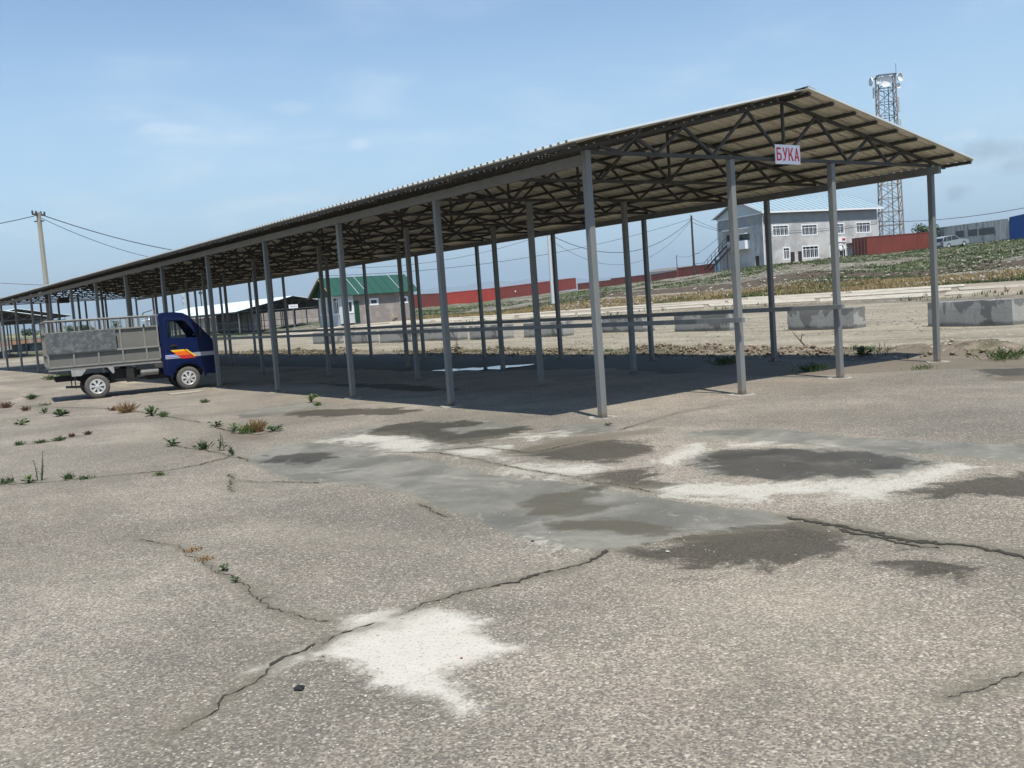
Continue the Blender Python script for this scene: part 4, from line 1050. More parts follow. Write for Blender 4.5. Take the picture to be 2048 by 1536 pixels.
# ------------------------------------------------------------------ concrete blocks
def block_thing(cx_, cy_, rz, label, L=2.38, Wd=.58, H=.6, seed=0):
    r = random.Random(seed); z = TZ(cx_, cy_)
    root = empty('concrete_block', (cx_, cy_, z-.01), rz, label=label, cat='concrete block', group='concrete foundation blocks in a row along the yard')
    nx, ny, nz = 12, 4, 5; mb = MB()
    def P(i, j, k):
        x = -L/2+L*i/nx; y = -Wd/2+Wd*j/ny; zz = H*k/nz
        ed = (i in (0, nx))+(j in (0, ny))+(k in (0, nz))
        s_ = .014 if ed >= 2 else .004
        if ed >= 2:
            x -= math.copysign(.012, x) if i in (0, nx) else 0; y -= math.copysign(.012, y) if j in (0, ny) else 0; zz -= .012 if k == nz else 0
        rr = random.Random((i*97+j*13+k*7)*31+seed)
        x += rr.uniform(-s_, s_); y += rr.uniform(-s_, s_); zz += rr.uniform(-s_, s_) if k else 0
        # vertical mortar groove in the end faces
        if i in (0, nx) and j == ny//2 and k < nz: x -= math.copysign(.05, x)
        return (x, y, zz)
    idx = {}
    def vid(i, j, k):
        if (i, j, k) not in idx: idx[(i, j, k)] = len(mb.v); mb.v.append(P(i, j, k))
        return idx[(i, j, k)]
    def q(a, b, c, d): mb.f.append((vid(*a), vid(*b), vid(*c), vid(*d))); mb.m.append(0)
    for i in range(nx):
        for j in range(ny):
            q((i, j, nz), (i+1, j, nz), (i+1, j+1, nz), (i, j+1, nz)); q((i, j, 0), (i, j+1, 0), (i+1, j+1, 0), (i+1, j, 0))
        for k in range(nz):
            q((i, 0, k), (i+1, 0, k), (i+1, 0, k+1), (i, 0, k+1)); q((i, ny, k), (i, ny, k+1), (i+1, ny, k+1), (i+1, ny, k))
    for j in range(ny):
        for k in range(nz):
            q((0, j, k), (0, j, k+1), (0, j+1, k+1), (0, j+1, k)); q((nx, j, k), (nx, j+1, k), (nx, j+1, k+1), (nx, j, k+1))
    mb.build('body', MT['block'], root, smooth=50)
    lp = MB()
    for s_ in (-1, 1):
        x = s_*L*.27; lp.tube([(x-.07, 0, H-.01), (x-.06, 0, H+.045), (x, 0, H+.065), (x+.06, 0, H+.045), (x+.07, 0, H-.01)], .008, 5)
    lp.build('lifting_loop', MT['steel2'], root)
BL = [((1855,652.7),(2026,650),'large stained block at the far right, half behind nothing, with dark damp top edge', .68),
 ((1577,660),(1705.4,657),'block with pale arch-shaped stains, right of the second gable post', .64),
 ((1353.8,663),(1454,662),'block seen left of the gable post, partly behind the grey rail end', .6),
 ((1205,667),(1285,665.5),'block just right of the near corner post, seen below the rail', .6),
 ((1051,675.4),(1123,673),'dark block seen between two middle posts, left of the corner post', .6),
 ((939,679.5),(993,678),'block beside the post right of the leafy bush', .6),
 ((847,683),(893,681),'block directly behind the second near post', .6),
 ((760,686.7),(800,685),'block in front of the green-roofed house wall', .6),
 ((690,688),(730,687),'block behind the third near post, in front of the house door', .6),
 ((626,688.5),(662,687.5),'leftmost block of the row, near the white porch', .6)]
BL[0] = (BL[0][0], BL[0][1], 'rightmost concrete block, cut by the right edge of the photo, dark damp upper half', .68)
for i, (a, b, lab, H) in enumerate(BL):
    a = Vector(G(*a)[:2]); b = Vector(G(*b)[:2]); d = (b-a); 
    if d.length < .1: d = Vector((-1, 0))
    L = 2.38 if i != 3 else 2.38; dn = d.normalized()
    if i > 1: dn = (dn*.5+Vector((-1, .0))*.5).normalized()
    mid = (a+b)/2 if i < 5 else a+dn*L/2
    nrm = Vector((dn.y, -dn.x)); nrm = -nrm if nrm.y > 0 else nrm
    c = mid+nrm*.29
    block_thing(c.x, c.y, math.atan2(dn.y, dn.x), lab, max(L, d.length if i < 3 else 0), .58, H, seed=i*11+3)

# ------------------------------------------------------------------ truck
tr = empty('pickup_truck', (13.98, 2.44, 0), math.atan2(-.98984, -.14216), label='small blue cab truck with dusty grey caged cargo bed parked at the canopy', cat='truck')
TW = 1.42
def tb(name, boxes, m, parent=tr, bevel=0, bars=()):
    mb = MB()
    for b_ in boxes: mb.box(*b_)
    for b_ in bars: mb.bar(*b_)
    return mb.build(name, m, parent, bevel=bevel)
# running gear
tb('chassis', [(-.8, 2.5, .38, .46, .42, .52), (-.8, 2.5, .96, 1.04, .42, .52), (-.05, .05, .1, 1.3, .2, .28), (1.88, 1.98, .15, 1.28, .24, .32), (.55, .62, .3, 1.1, .4, .5), (1.1, 2.3, .3, 1.1, .3, .45), (.3, .85, .12, .5, .34, .6)], MT['black'])
tb('spring', [], MT['black'], bars=[((-.5, .25, .5), (-.02, .25, .3), .06, .05), ((-.02, .25, .3), (.5, .25, .46), .06, .05)])
mb = MB(); mb.tube([(-.62, .3, .3), (-.2, .3, .27), (.5, .35, .34), (1.2, .4, .34)], .028, 8); mb.build('exhaust_pipe', MT['rubber'], tr, smooth=40)
mb = MB(); mb.lathe([(-.2, 0), (-.2, .06), (-.18, .085), (.18, .085), (.2, .06), (.2, 0)], (1.12, .13, .49), 'X', 16); mb.build('fuel_tank', MT['bed_grey'], tr, smooth=40)
for y0 in (.0, TW-.1):
    mb = MB(); mb.plate([[(-.5, .68), (-.18, .68), (-.24, .6), (-.3, .53), (-.49, .53)]], lambda a, b, t: (a, t, b), y0, y0+.1)
    mb.build('mudguard', MT['mudgrey'], tr); mb = MB(); mb.plate([[(.22, .7), (.36, .7), (.38, .55), (.34, .52)]], lambda a, b, t: (a, t, b), y0, y0+.1); mb.build('mudguard', MT['mudgrey'], tr)
    tb('mudflap', [(-.44, -.425, y0-.01, y0+.13, .26, .53)], MT['black'])
    tb('bracket', [(.62, .78, y0+.02, y0+.12, .3, .6)], MT['black'])
def wheel(s_, y, out):
    mb = MB(); w_ = .155; r_ = .262
    prof = [(0, .15), (.004, .17), (.0, .2), (.006, .235), (.02, .253), (.04, .262), (.115, .262), (.135, .253), (.15, .235), (.155, .2), (.15, .17), (.155, .15)]
    prof = [(-out*a, r) for a, r in prof]
    mb.lathe(prof, (0, 0, 0), 'Y', 36)
    g_ = mb.build('wheel', MT['rubber'], tr, loc=(s_, y, r_), smooth=35)
    mb = MB(); mb.lathe([(-out*.03, 0), (-out*.03, .155), (-out*.012, .165), (-out*.006, .16)], (0, 0, 0), 'Y', 32); mb.build('rim', MT['black'], g_, smooth=35)
    mb = MB(); n_ = 7
    mb.lathe([(-out*.004, .132), (out*.004, .142), (out*.003, .160), (-out*.008, .168)], (0, 0, 0), 'Y', 36)
    mb.lathe([(out*.010, 0), (out*.010, .034), (out*.004, .045), (-out*.02, .05)], (0, 0, 0), 'Y', 24)
    for i in range(n_):
        t = 2*math.pi*i/n_+.3
        for sgn in (0,):
            a, b = .04, .14; ca, sa = math.cos(t), math.sin(t)
            w0_, w1_ = .017, .034
            vs = []
            for (r__, wd, yy) in ((a, w0_, .006), (b, w1_, .002)):
                for k in (-1, 1): vs.append((r__*ca-k*wd*sa, out*yy, r__*sa+k*wd*ca))
            for (r__, wd, yy) in ((a, w0_, -.03), (b, w1_, -.03)):
                for k in (-1, 1): vs.append((r__*ca-k*wd*sa, out*yy, r__*sa+k*wd*ca))
            mb.add(vs, [(0, 1, 3, 2), (0, 2, 6, 4), (1, 5, 7, 3)])
    mb.build('hubcap', MT['silver'], g_, smooth=30)
    return g_
for s_ in (0.0, 1.94):
    wheel(s_, 0.0, -1); wheel(s_, TW, 1)
# cargo bed
bed = tb('bed', [(-.93, 1.375, .03, TW-.03, .70, .735), (-.94, 1.385, .0, .04, .665, .70), (-.94, 1.385, TW-.04, TW, .665, .70), (-.93, 1.375, .005, .035, .735, .765)], MT['bed_grey'], bevel=.004)
GM = MT['bed_grey']
for side, y in (('n', .0), ('f', TW)):
    o = 1 if side == 'n' else -1
    tb('lower_panel', [(-.91, 1.36, y+.036 if o > 0 else y-.042, y+.042 if o > 0 else y-.036, .765, 1.02)], MT['bed_panel'])
    for s_ in (-.925, -.42, .08, .58, 1.08, 1.36):
        ws_ = .035
        tb('stake', [(s_-ws_/2+.01, s_+ws_/2+.01, min(y, y+o*.035), max(y, y+o*.035), .765, 1.02)], GM)
    tb('middle_rail', [(-.93, 1.375, min(y-o*.004, y+o*.03), max(y-o*.004, y+o*.03), 1.02, 1.055)], GM, bevel=.004)
    tb('upper_panel', [(-.91, 1.36, min(y+o*.032, y+o*.038), max(y+o*.032, y+o*.038), 1.055, 1.48)], MT['bed_panel'])
    for s_ in (.57, 1.07, 1.355):
        tb('stake', [(s_-.018, s_+.018, min(y, y+o*.031), max(y, y+o*.031), 1.055, 1.48)], GM)
    tb('upper_rail', [(-.92, 1.375, min(y-o*.002, y+o*.026), max(y-o*.002, y+o*.026), 1.48, 1.508)], GM, bevel=.004)
    for s_ in (-.9, -.74, -.57, -.25, .09, .2, .41, .55, .76, .88, 1.0, 1.14, 1.355):
        h_ = 1.725 if s_ > -2 else 1.7
        tb('upright', [(s_-.012, s_+.012, min(y+o*.002, y+o*.024), max(y+o*.002, y+o*.024), 1.508, 1.73)], GM)
    mb = MB(); mb.tube([(-.94, y+o*.013, 1.75), (.2, y+o*.013, 1.742), (1.385, y+o*.013, 1.735)], .019, 8); mb.build('top_rail', GM, tr, smooth=40)
bd = tb('board', [(-.915, .475, -.018, -.004, 1.045, 1.5)], MT['board'], bevel=.003)
for z in (1.12, 1.3, 1.45): 
    pass
# tailgate and headboard
tb('tailgate', [(-.94, -.925, .04, TW-.04, .74, 1.45)], MT['bed_panel'])
for z in (1.02, 1.48, 1.74): tb('tailgate_rail', [(-.955, -.93, .02, TW-.02, z-.015, z+.015)], GM)
for y in (.05, .38, .71, 1.04, 1.37): tb('tailgate_bar', [(-.953, -.941, y-.015, y+.015, .76, 1.72)], GM)
tb('headboard', [(1.365, 1.378, .04, TW-.04, .74, 1.5)], MT['bed_panel'])
for y in (.08, .71, 1.34): tb('headboard_bar', [(1.35, 1.364, y-.015, y+.015, 1.5, 1.74)], GM)
mb = MB(); mb.tube([(1.34, .05, 1.735), (1.33, .05, 1.83), (1.31, .08, 1.86), (1.24, .3, 1.84), (1.16, .45, 1.82), (1.14, .5, 1.76)], .013, 6); mb.build('ladder_hoop', GM, tr)
tb('latch', [(1.06, 1.1, -.02, 0, 1.5, 1.56), (.47, .5, -.022, 0, 1.2, 1.34)], MT['black'])
# cab
arch = [(1.95+.36*math.cos(t), .24+.36*math.sin(t)) for t in [math.pi*(1.0-i/14) for i in range(15)]]
outer = [(1.405, .40), (1.44, .37), (1.56, .35)] + [(x, z) for x, z in arch if True] + [(2.36, .33), (2.585, .33), (2.615, .42), (2.62, .62), (2.60, .86), (2.565, 1.02), (2.52, 1.14), (2.36, 1.34), (2.19, 1.54), (2.06, 1.69), (1.95, 1.755), (1.75, 1.785), (1.5, 1.785), (1.43, 1.76), (1.405, 1.7)]
win = [(1.575, 1.21), (2.18, 1.175), (2.20, 1.22), (2.12, 1.36), (2.02, 1.51), (1.96, 1.57), (1.90, 1.585), (1.59, 1.60)]
def tumble(z): return 0 if z < 1.05 else .10*((z-1.05)/.73)**1.3
def side_fn(o):
    def f(a, b, t): return (a, (o*t+tumble(b)) if o > 0 else TW-(t+tumble(b)), b)
    return f
for o in (1, -1):
    mb = MB(); mb.plate([outer, win], side_fn(o), 0, .035); mb.build('cab_side', MT['cab_blue'], tr, smooth=30)
    mb = MB(); mb.plate([win], side_fn(o), .012, .018)
    gm = bpy.data.materials.get('clear_glass')
    if not gm:
        gm, t_, b_ = shader('clear_glass'); b_.inputs['Base Color'].default_value = (.75, .8, .8, 1); b_.inputs['Roughness'].default_value = .02; b_.inputs['Transmission Weight'].default_value = 1; b_.inputs['IOR'].default_value = 1.05; b_.inputs['Specular IOR Level'].default_value = .8
    mb.build('side_window', gm, tr)
    # door skin, proud of the side with its own opening
    door = [(1.5, .46), (1.56, .43)]+[(x, z) for x, z in [(1.95+.41*math.cos(t), .24+.41*math.sin(t)) for t in [math.pi*(.93-i/14) for i in range(5)]]]+[(2.16, .66), (2.2, .9), (2.27, 1.15), (2.15, 1.39), (2.03, 1.55), (1.965, 1.61), (1.9, 1.63), (1.53, 1.645), (1.5, 1.2)]
    gp = [(x+(-.008 if x < 1.7 else .008), z+(.008 if z > 1.3 else (-.006 if z < .6 else 0))) for x, z in door]
    mb = MB(); mb.plate([gp, win], side_fn(o), -.0022, -.0008); mb.build('door_seal', MT['black'], tr)
    mb = MB(); mb.plate([door, [(x if x > 1.6 else x+.0, z) for x, z in win]], side_fn(o), -.008, -.0024)
    dr = mb.build('door', MT['cab_blue_clean'], tr, smooth=30, bevel=.002)
    if o > 0:
        mb = MB(); mb.box(1.61, 1.73, -.03, -.008, 1.005, 1.035); mb.box(1.6, 1.74, -.012, -.0075, .985, 1.05); mb.build('handle', MT['black'], dr, bevel=.003)
        def dec(name, pts, m, d): 
            mb = MB(); mb.plate([pts], lambda a, b, t: (a, t+tumble(b), b), -d-.0018, -d+.0002); mb.build(name, m, dr)
        dec('stripe', [(1.475, .765), (1.84, .765), (1.80, .79), (1.475, .79)], MT['lilac'], .0085)
        dec('stripe', [(1.475, .80), (1.78, .80), (1.76, .82), (1.475, .82)], MT['lilac'], .0085)
        dec('stripe', [(1.475, .73), (1.86, .73), (1.84, .755), (1.475, .755)], MT['greyd'], .0085)
        dec('stripe', [(2.13, .745), (2.58, .745), (2.58, .835), (2.06, .835)], MT['greyd'], .0085)
        dec('flash', [(1.60, .925), (1.885, .925), (1.93, .885), (1.645, .885)], MT['yellow'], .010)
        dec('flash', [(1.645, .885), (1.93, .885), (2.03, .795), (1.745, .795)], MT['orange'], .0105)
        dec('flash', [(1.745, .795), (2.03, .795), (2.13, .715), (1.84, .715)], MT['redd'], .010)
        dec('flash', [(1.905, .925), (1.96, .92), (2.16, .745), (2.11, .745)], MT['yellow'], .010)
    mb = MB(); mb.tube([(2.22, (-.02 if o > 0 else TW+.02), 1.22), (2.26, (-.1 if o > 0 else TW+.1), 1.26)], .01, 6); ya = -.17 if o > 0 else TW+.05
    mb.box(2.25, 2.28, ya, ya+.12, 1.2, 1.42); mb.build('mirror', MT['black'], tr, bevel=.01)
top = [(1.405, .40), (1.405, 1.7), (1.43, 1.76), (1.5, 1.785), (1.75, 1.785), (1.95, 1.755), (2.06, 1.69)]
def skin(pts, name, m, inset=0, th=.03):
    mb = MB()
    vs = []
    for (a, b) in pts: vs += [(a, tumble(b)+inset, b), (a, TW-tumble(b)-inset, b)]
    mb.add(vs, [(2*i, 2*i+1, 2*i+3, 2*i+2) for i in range(len(pts)-1)]); return mb.build(name, m, tr, smooth=40)
skin([(1.412, 1.7), (1.43, 1.757), (1.5, 1.781), (1.75, 1.781), (1.95, 1.751), (2.055, 1.69)], 'roof', MT['cab_blue_clean'], .002)
skin([(1.409, .40), (1.409, 1.7)], 'rear_panel', MT['cab_blue_clean'], .002)
skin([(2.055, 1.688), (2.19, 1.537), (2.355, 1.337), (2.515, 1.138)], 'windscreen', gm, .035)
skin([(2.515, 1.138), (2.561, 1.02), (2.596, .86), (2.616, .62), (2.611, .42), (2.581, .33)], 'front_panel', MT['cab_blue_clean'], .002)
tb('bumper', [(2.58, 2.67, .01, TW-.01, .3, .46)], MT['cab_blue_clean'], bevel=.02)
for y in (.1, 1.1): tb('headlight', [(2.595, 2.635, y, y+.22, .62, .76)], MT['lamp'], bevel=.02)
tb('seat', [(1.5, 1.62, .15, 1.25, .8, 1.32), (1.5, 1.95, .15, 1.25, .65, .82)], MT['seat'], bevel=.03)
tb('cab_floor', [(1.42, 2.56, .05, TW-.05, .40, .46), (2.3, 2.5, .08, TW-.08, .5, 1.1)], MT['black'])
mb = MB(); mb.tube([(2.18+.02*math.sin(t), .36+.17*math.cos(t), 1.12+.13*math.sin(t)) for t in [i*6.283/16 for i in range(17)]], .012, 6); mb.build('steering_wheel', MT['black'], tr)
tb('wheel_well', [(1.62, 2.28, .17, TW-.17, .35, .62)], MT['black'])

# ------------------------------------------------------------------ weeds
def weed(px, py, h, spread, kind, label, n=26, z=None):
    g_ = G(px, py); x, y = g_[0], g_[1]; r = random.Random(int(px*7+py))
    root = empty('weed', (x, y, TZ(x, y)), label=label, cat='weed', group='weeds growing through the asphalt')
    st = MB(); lf = MB(); dr = MB()
    if kind == 'broad':
        for i in range(int(n*1.8)):
            a = r.uniform(0, 6.28); l = spread*r.uniform(.12, .85); zz = h*r.uniform(.25, 1)
            b_ = Vector((l*.25*math.cos(a), l*.25*math.sin(a), zz*.4)); e = Vector((l*math.cos(a), l*math.sin(a), zz*.8)); m_ = b_.lerp(e, .55)+Vector((0, 0, zz*.3))
            st.tube([(0, 0, 0), b_], .003, 3)
            s_ = Vector((-math.sin(a), math.cos(a), r.uniform(-.5, .5)))*l*.15
            lf.add([b_, m_+s_, e, m_-s_], [(0, 1, 2, 3)])
    elif kind == 'tall':
        for i in range(max(3, n//8)):
            a = r.uniform(0, 6.28); q = Vector((spread*.4*math.cos(a)*r.random(), spread*.4*math.sin(a)*r.random(), 0)); hh = h*r.uniform(.55, 1)
            tp = q+Vector((r.uniform(-.12, .12)*h, r.uniform(-.12, .12)*h, hh)); st.tube([q, q.lerp(tp, .5)+Vector((r.uniform(-.02, .02), 0, 0)), tp], [.005, .004, .002], 4)
            for k in range(14):
                c = q.lerp(tp, .12+.88*k/14); a = r.uniform(0, 6.28); l = spread*.34*(1.1-.6*k/14)*r.uniform(.6, 1.2)
                e = c+Vector((l*math.cos(a), l*math.sin(a), l*.45)); m_ = c.lerp(e, .5)+Vector((0, 0, l*.2)); s_ = Vector((-math.sin(a), math.cos(a), 0))*l*.2
                lf.add([c, m_+s_, e, m_-s_], [(0, 1, 2, 3)])
    else:  # fine, grassy tuft
        for i in range(n*4):
            a = r.uniform(0, 6.28); q = Vector((spread*.5*r.gauss(0, .45), spread*.5*r.gauss(0, .45), 0)); l = h*r.uniform(.4, 1.1); ln_ = r.uniform(.15, 1.0); e = q+Vector((l*ln_*math.cos(a), l*ln_*math.sin(a), l*(1.05-.6*ln_)))
            s_ = Vector((-math.sin(a), math.cos(a), 0))*.0035*(1+h*3); m_ = q.lerp(e, .55)+Vector((0, 0, l*.12))
            lf.add([q-s_*.5, q+s_*.5, m_+s_*.8, e, m_-s_*.8], [(0, 1, 2, 3, 4)])
    m = {'g': MT['leaf'], 'l': MT['leaf2'], 'd': MT['leaf_dry'], 'r': MT['leaf_red']}[label_kind]
    if st.v: st.build('stem', MT['leaf_dry'] if label_kind in 'dr' else MT['leaf'], root)
    lf.build('foliage', m, root)
for (px, py, h, sp, kd_, label_kind, lab) in [
 (63,799,.22,.2,'tuft','g','dark green tuft behind left, in line with the rear wheel shadow'),
 (90,811,.10,.35,'tuft','g','low flat green patch just left of the shadow tip under the truck'),
 (12,816,.22,.28,'tuft','r','reddish dry weed at the left edge of the photo'),
 (50,822,.18,.22,'tuft','r','small reddish dry weed near the left edge'),
 (89,827,.16,.2,'broad','g','small dark broad-leaved weed, left of its larger neighbour'),
 (121,833,.2,.28,'broad','g','broad-leaved dark green weed below the truck tail'),
 (43,851,.15,.22,'broad','l','bright green leafy weed near the left edge'),
 (253,826,.3,.26,'tuft','d','golden brown dried weed beside the rear wheel'),
 (228,822,.14,.25,'tuft','r','thin reddish weed left of the dried golden one'),
 (304,832,.24,.26,'broad','g','large dark green leafy weed between truck and patch'),
 (327,834,.17,.16,'tuft','l','lighter green tuft right against the large leafy weed'),
 (410,806,.14,.18,'tuft','l','small pale green tuft in front of the front wheel'),
 (622,804,.2,.22,'broad','l','leafy green weed at the asphalt edge near the third near post'),
 (636,811,.12,.14,'tuft','l','tiny tuft on the grey patch right of the leafy weed'),
 (432,853,.12,.2,'broad','g','leftmost small green weed of the line in the broken crack'),
 (468,862,.16,.2,'broad','l','second green weed of the line in the broken crack'),
 (495,866,.2,.28,'tuft','l','bushy green weed in the middle of the broken crack'),
 (515,864,.26,.24,'tuft','d','dry straw-coloured weed in the middle of the broken crack'),
 (547,863,.12,.24,'broad','g','low dark green weed at the right end of the broken crack'),
 (343,893,.13,.2,'broad','g','flat dark leafy weed at the left end of the short crack'),
 (407,899,.17,.16,'tuft','g','thin grassy tuft midway along the short crack'),
 (440,903,.26,.17,'tall','g','tall green weed where the cracks meet, left stem'),
 (466,911,.18,.14,'tall','g','shorter green weed where the cracks meet, right stem'),
 (120,881,.12,.2,'tuft','l','green tuft in the crack left of centre-left'),
 (82,886,.1,.2,'tuft','g','low green tuft in the upper left crack'),
 (38,890,.1,.16,'tuft','g','leftmost tuft in the upper left crack'),
 (144,873,.09,.1,'tuft','r','tiny reddish tuft near the end of the upper left crack'),
 (176,869,.1,.1,'tuft','r','tiny reddish tuft at the right end of the upper left crack'),
 (80,962,.42,.12,'tall','g','tall thin upright weed near the left edge of the asphalt'),
 (58,967,.12,.15,'broad','l','low leafy weed at the foot of the tall thin weed'),
 (12,968,.1,.2,'tuft','g','small tuft at the left edge in the long crack'),
 (137,959,.1,.12,'tuft','g','small dark tuft in the long crack right of the tall weed'),
 (171,959,.06,.22,'tuft','g','flat mossy strip in the long crack'),
 (321,951,.07,.14,'tuft','l','tiny flat weed near the right end of the long crack'),
 (385,1100,.03,.12,'tuft','d','dry mossy strip at the upper end of the foreground crack'),
 (410,1118,.03,.12,'tuft','d','yellowish moss in the foreground crack'),
 (447,1140,.05,.07,'broad','g','small green weed in the foreground crack'),
 (472,1163,.04,.05,'broad','g','tiny green weed low in the foreground crack'),
 (1215,851,.05,.1,'broad','l','tiny weed beside the pale patch at the near corner post'),
 (1450,728,.22,.5,'tuft','g','dark grassy clump in shade behind the gable'),
 (1622,742,.2,.45,'tuft','g','green grassy clump at the shadow edge near the second gable post'),
 (1843,738,.1,.4,'tuft','l','flat green weeds at the foot of the right corner post'),
 (1725,713,.2,.28,'broad','g','dark leafy weed on the dirt ridge left of the right corner post'),
 (2010,719,.25,.7,'tuft','l','grassy clump on the dirt ridge at the right edge'),
 (915,713,.6,.34,'tall','l','tall leafy bush beyond the canopy, right of the second near post'),
 (105,760,.25,.5,'tuft','g','dark green grass tuft under the tail of the truck'),
 (128,757,.25,.4,'tuft','g','dark green grass right under the truck bed corner'),
]:
    if py < 980 and py > 762: h *= .8; sp *= .8
    weed(px, py, h, sp, kd_, lab, n=30 if h > .15 else 18)

# small scraps on the ground
for (px, py, s_, m, lab) in [(597,1380,.022,'debris','black scrap of rubber lying on the foreground asphalt'), (923,1318,.006,'rust_red','tiny reddish stone on the white star-shaped stain'),
                         (805,1238,.009,'pebble','grey pebble on the white stain'), (1066,1083,.012,'debris','dark stone lying on the asphalt below the cement patch'), (1364,1222,.012,'pebble','pale stone on the asphalt right of the white stain'),
                         (1335,1105,.014,'pebble','pale stone on the dark damp patch')]:
    g_ = G(px, py); mb = MB(); r = random.Random(px)
    mb.add([(v[0]*s_*r.uniform(.8, 1.8), v[1]*s_*r.uniform(.8, 1.6), v[2]*s_*.5*r.uniform(.7, 1.2)) for v in OCT], [tuple(int(q) for q in f) for f in OCF])
    o = mb.build('scrap' if m == 'debris' else 'stone', MT[m], loc=(g_[0], g_[1], TZ(g_[0], g_[1])+s_*.35), bevel=s_*.15); tag(o, label=lab, cat='scrap' if m == 'debris' else 'stone')
g_ = G(372, 786)
mb = MB(); mb.box(-.35, .35, -.14, .14, 0, .03); o = mb.build('concrete_slab', MT['conc_pole'], loc=(g_[0], g_[1], TZ(g_[0], g_[1])-.005), rz=1.5, bevel=.01); tag(o, label='small flat concrete slab in front of the truck front wheel', cat='slab')
# concrete chunk and twig in the far yard
g_ = G(1614, 706); mb = MB(); mb.tube([(0, 0, 0), (.12, .05, .16), (.3, .05, .34)], [.02, .015, .006], 5); mb.tube([(.1, .05, .14), (.02, .1, .3)], [.012, .005], 4)
o = mb.build('twig', MT['bark'], loc=(g_[0], g_[1], TZ(g_[0], g_[1]))); tag(o, label='bare broken twig sticking up from the shaded dirt ridge', cat='twig')

# ------------------------------------------------------------------ containers
def container(p_l, p_r, label, m, H=2.59, ends=True, doors=False, group=None, markings=False, zb=None, patches=None, D_=None, ribs=.28):
    """near long face from p_l to p_r (xyz at ground)"""
    a = Vector(p_l); b = Vector(p_r); d = b-a; L = d.xy.length; rz = math.atan2(d.y, d.x)
    root = empty('shipping_container', a, rz, label=label, cat='container', group=group)
    root.rotation_euler = (0, -math.atan2(d.z, L), rz)
    Wd = 2.44; mb = MB()
    def corr(x0, x1, y, out, z0, z1, axis):
        n_ = max(2, int((x1-x0)/ribs)); st_ = (x1-x0)/n_; pr = []
        for i in range(n_):
            x = x0+i*st_; pr += [(x, 0), (x+st_*.3, 0), (x+st_*.5, -.045), (x+st_*.8, -.045)]
        pr.append((x1, 0)); vs = []
        for z in (z0, z1):
            for (x, dd) in pr: vs.append((x, y-out*dd*-1 if False else y+out*dd, z) if axis == 'x' else (y+out*dd, x, z))
        k = len(pr); mb.add(vs, [(i, i+1, k+i+1, k+i) for i in range(k-1)])
    # local x along the near face, local +y away from viewer (left of direction)
    corr(.08, L-.08, 0, -1, .14, H-.1, 'x'); corr(.08, L-.08, Wd, 1, .14, H-.1, 'x')
    corr(.08, Wd-.08, L, 1, .14, H-.1, 'y')
    if not doors: corr(.08, Wd-.08, 0, -1, .14, H-.1, 'y')
    mb.build('wall_panels', m, root)
    fr = MB()
    for x in (0, L-.1):
        for y in (-.02, Wd-.08): fr.box(x, x+.1, y, y+.1, 0, H)
    for z0, z1 in ((0, .14), (H-.1, H-.002)):
        fr.box(.1, L-.1, -.015, .05, z0, z1); fr.box(.1, L-.1, Wd-.05, Wd+.015, z0, z1)
        fr.box(.0, .06, .08, Wd-.08, z0, z1); fr.box(L-.06, L, .08, Wd-.08, z0, z1)
    fr.build('frame', m, root)
    rf = MB(); rf.box(.06, L-.06, .05, Wd-.05, H-.06, H-.03); rf.build('roof', m, root)
    if doors:
        for y0 in (.1, Wd/2+.01):
            db = MB(); db.box(-.01, .03, y0, y0+Wd/2-.12, .15, H-.12); dd = db.build('door', MT['mid_red'] if m == MT['rust_red'] else m, root)
            for y in (y0+.25, y0+.8):
                lb = MB(); lb.tube([(-.05, y, .1), (-.05, y, H-.08)], .03, 6)
                for z in (.4, 1.1, 2.1): lb.box(-.08, -.01, y-.08, y+.08, z-.04, z+.04)
                lb.build('lock_rod', MT['patch_dark'], dd)
    if markings:
        for i in range(4):
            q = MB(); q.box(L-.75, L-.55, -.05, -.046, 1.9-i*.32, 2.05-i*.32); q.build('marking', MT['white'], root)
    if patches:
        for (x0, x1, z0, z1, mt) in patches:
            q = MB(); q.box(x0, x1, -.03, -.012, z0, z1); q.build('patch', MT[mt], root)
    return root
def Z(p, z): return (p[0], p[1], z)
# near red container beside the building
a = AT(1735, 512, 134); b = AT(1848, 498, 141.5)
d = (Vector(b).xy-Vector(a).xy).normalized()*12.19
cA = (a[0], a[1], a[2]-.15); cB = (a[0]+d.x, a[1]+d.y, b[2]-.35)
container(cA, cB, 'rust red shipping container with double doors beside the grey building', MT['rust_red'], doors=True, markings=True)
# weathered whitish storage wall and blue container on the right
a = AT(1872, 492, 160); b = AT(2018, 479, 141)
container((a[0], a[1], a[2]-.1), (b[0], b[1], b[2]-.1), 'long weathered whitish metal shed wall with dark patches behind the car', MT['grey_white'], H=2.75,
          patches=[(L0, L0+w_, 1.0, 1.9, 'patch_dark') for L0, w_ in ((6.5, 2.4), (10.2, 2.6), (13.2, 4.2))], ribs=.5)
d = (Vector(b)-Vector(a)); d = d/d.xy.length
p0 = Vector(b)+d*.3; p1 = p0+d*12.19
container((p0.x, p0.y, p0.z-.1), (p1.x, p1.y, p0.z+.2), 'bright blue container cut by the right edge of the photo', MT['cont_blue'], H=2.9)
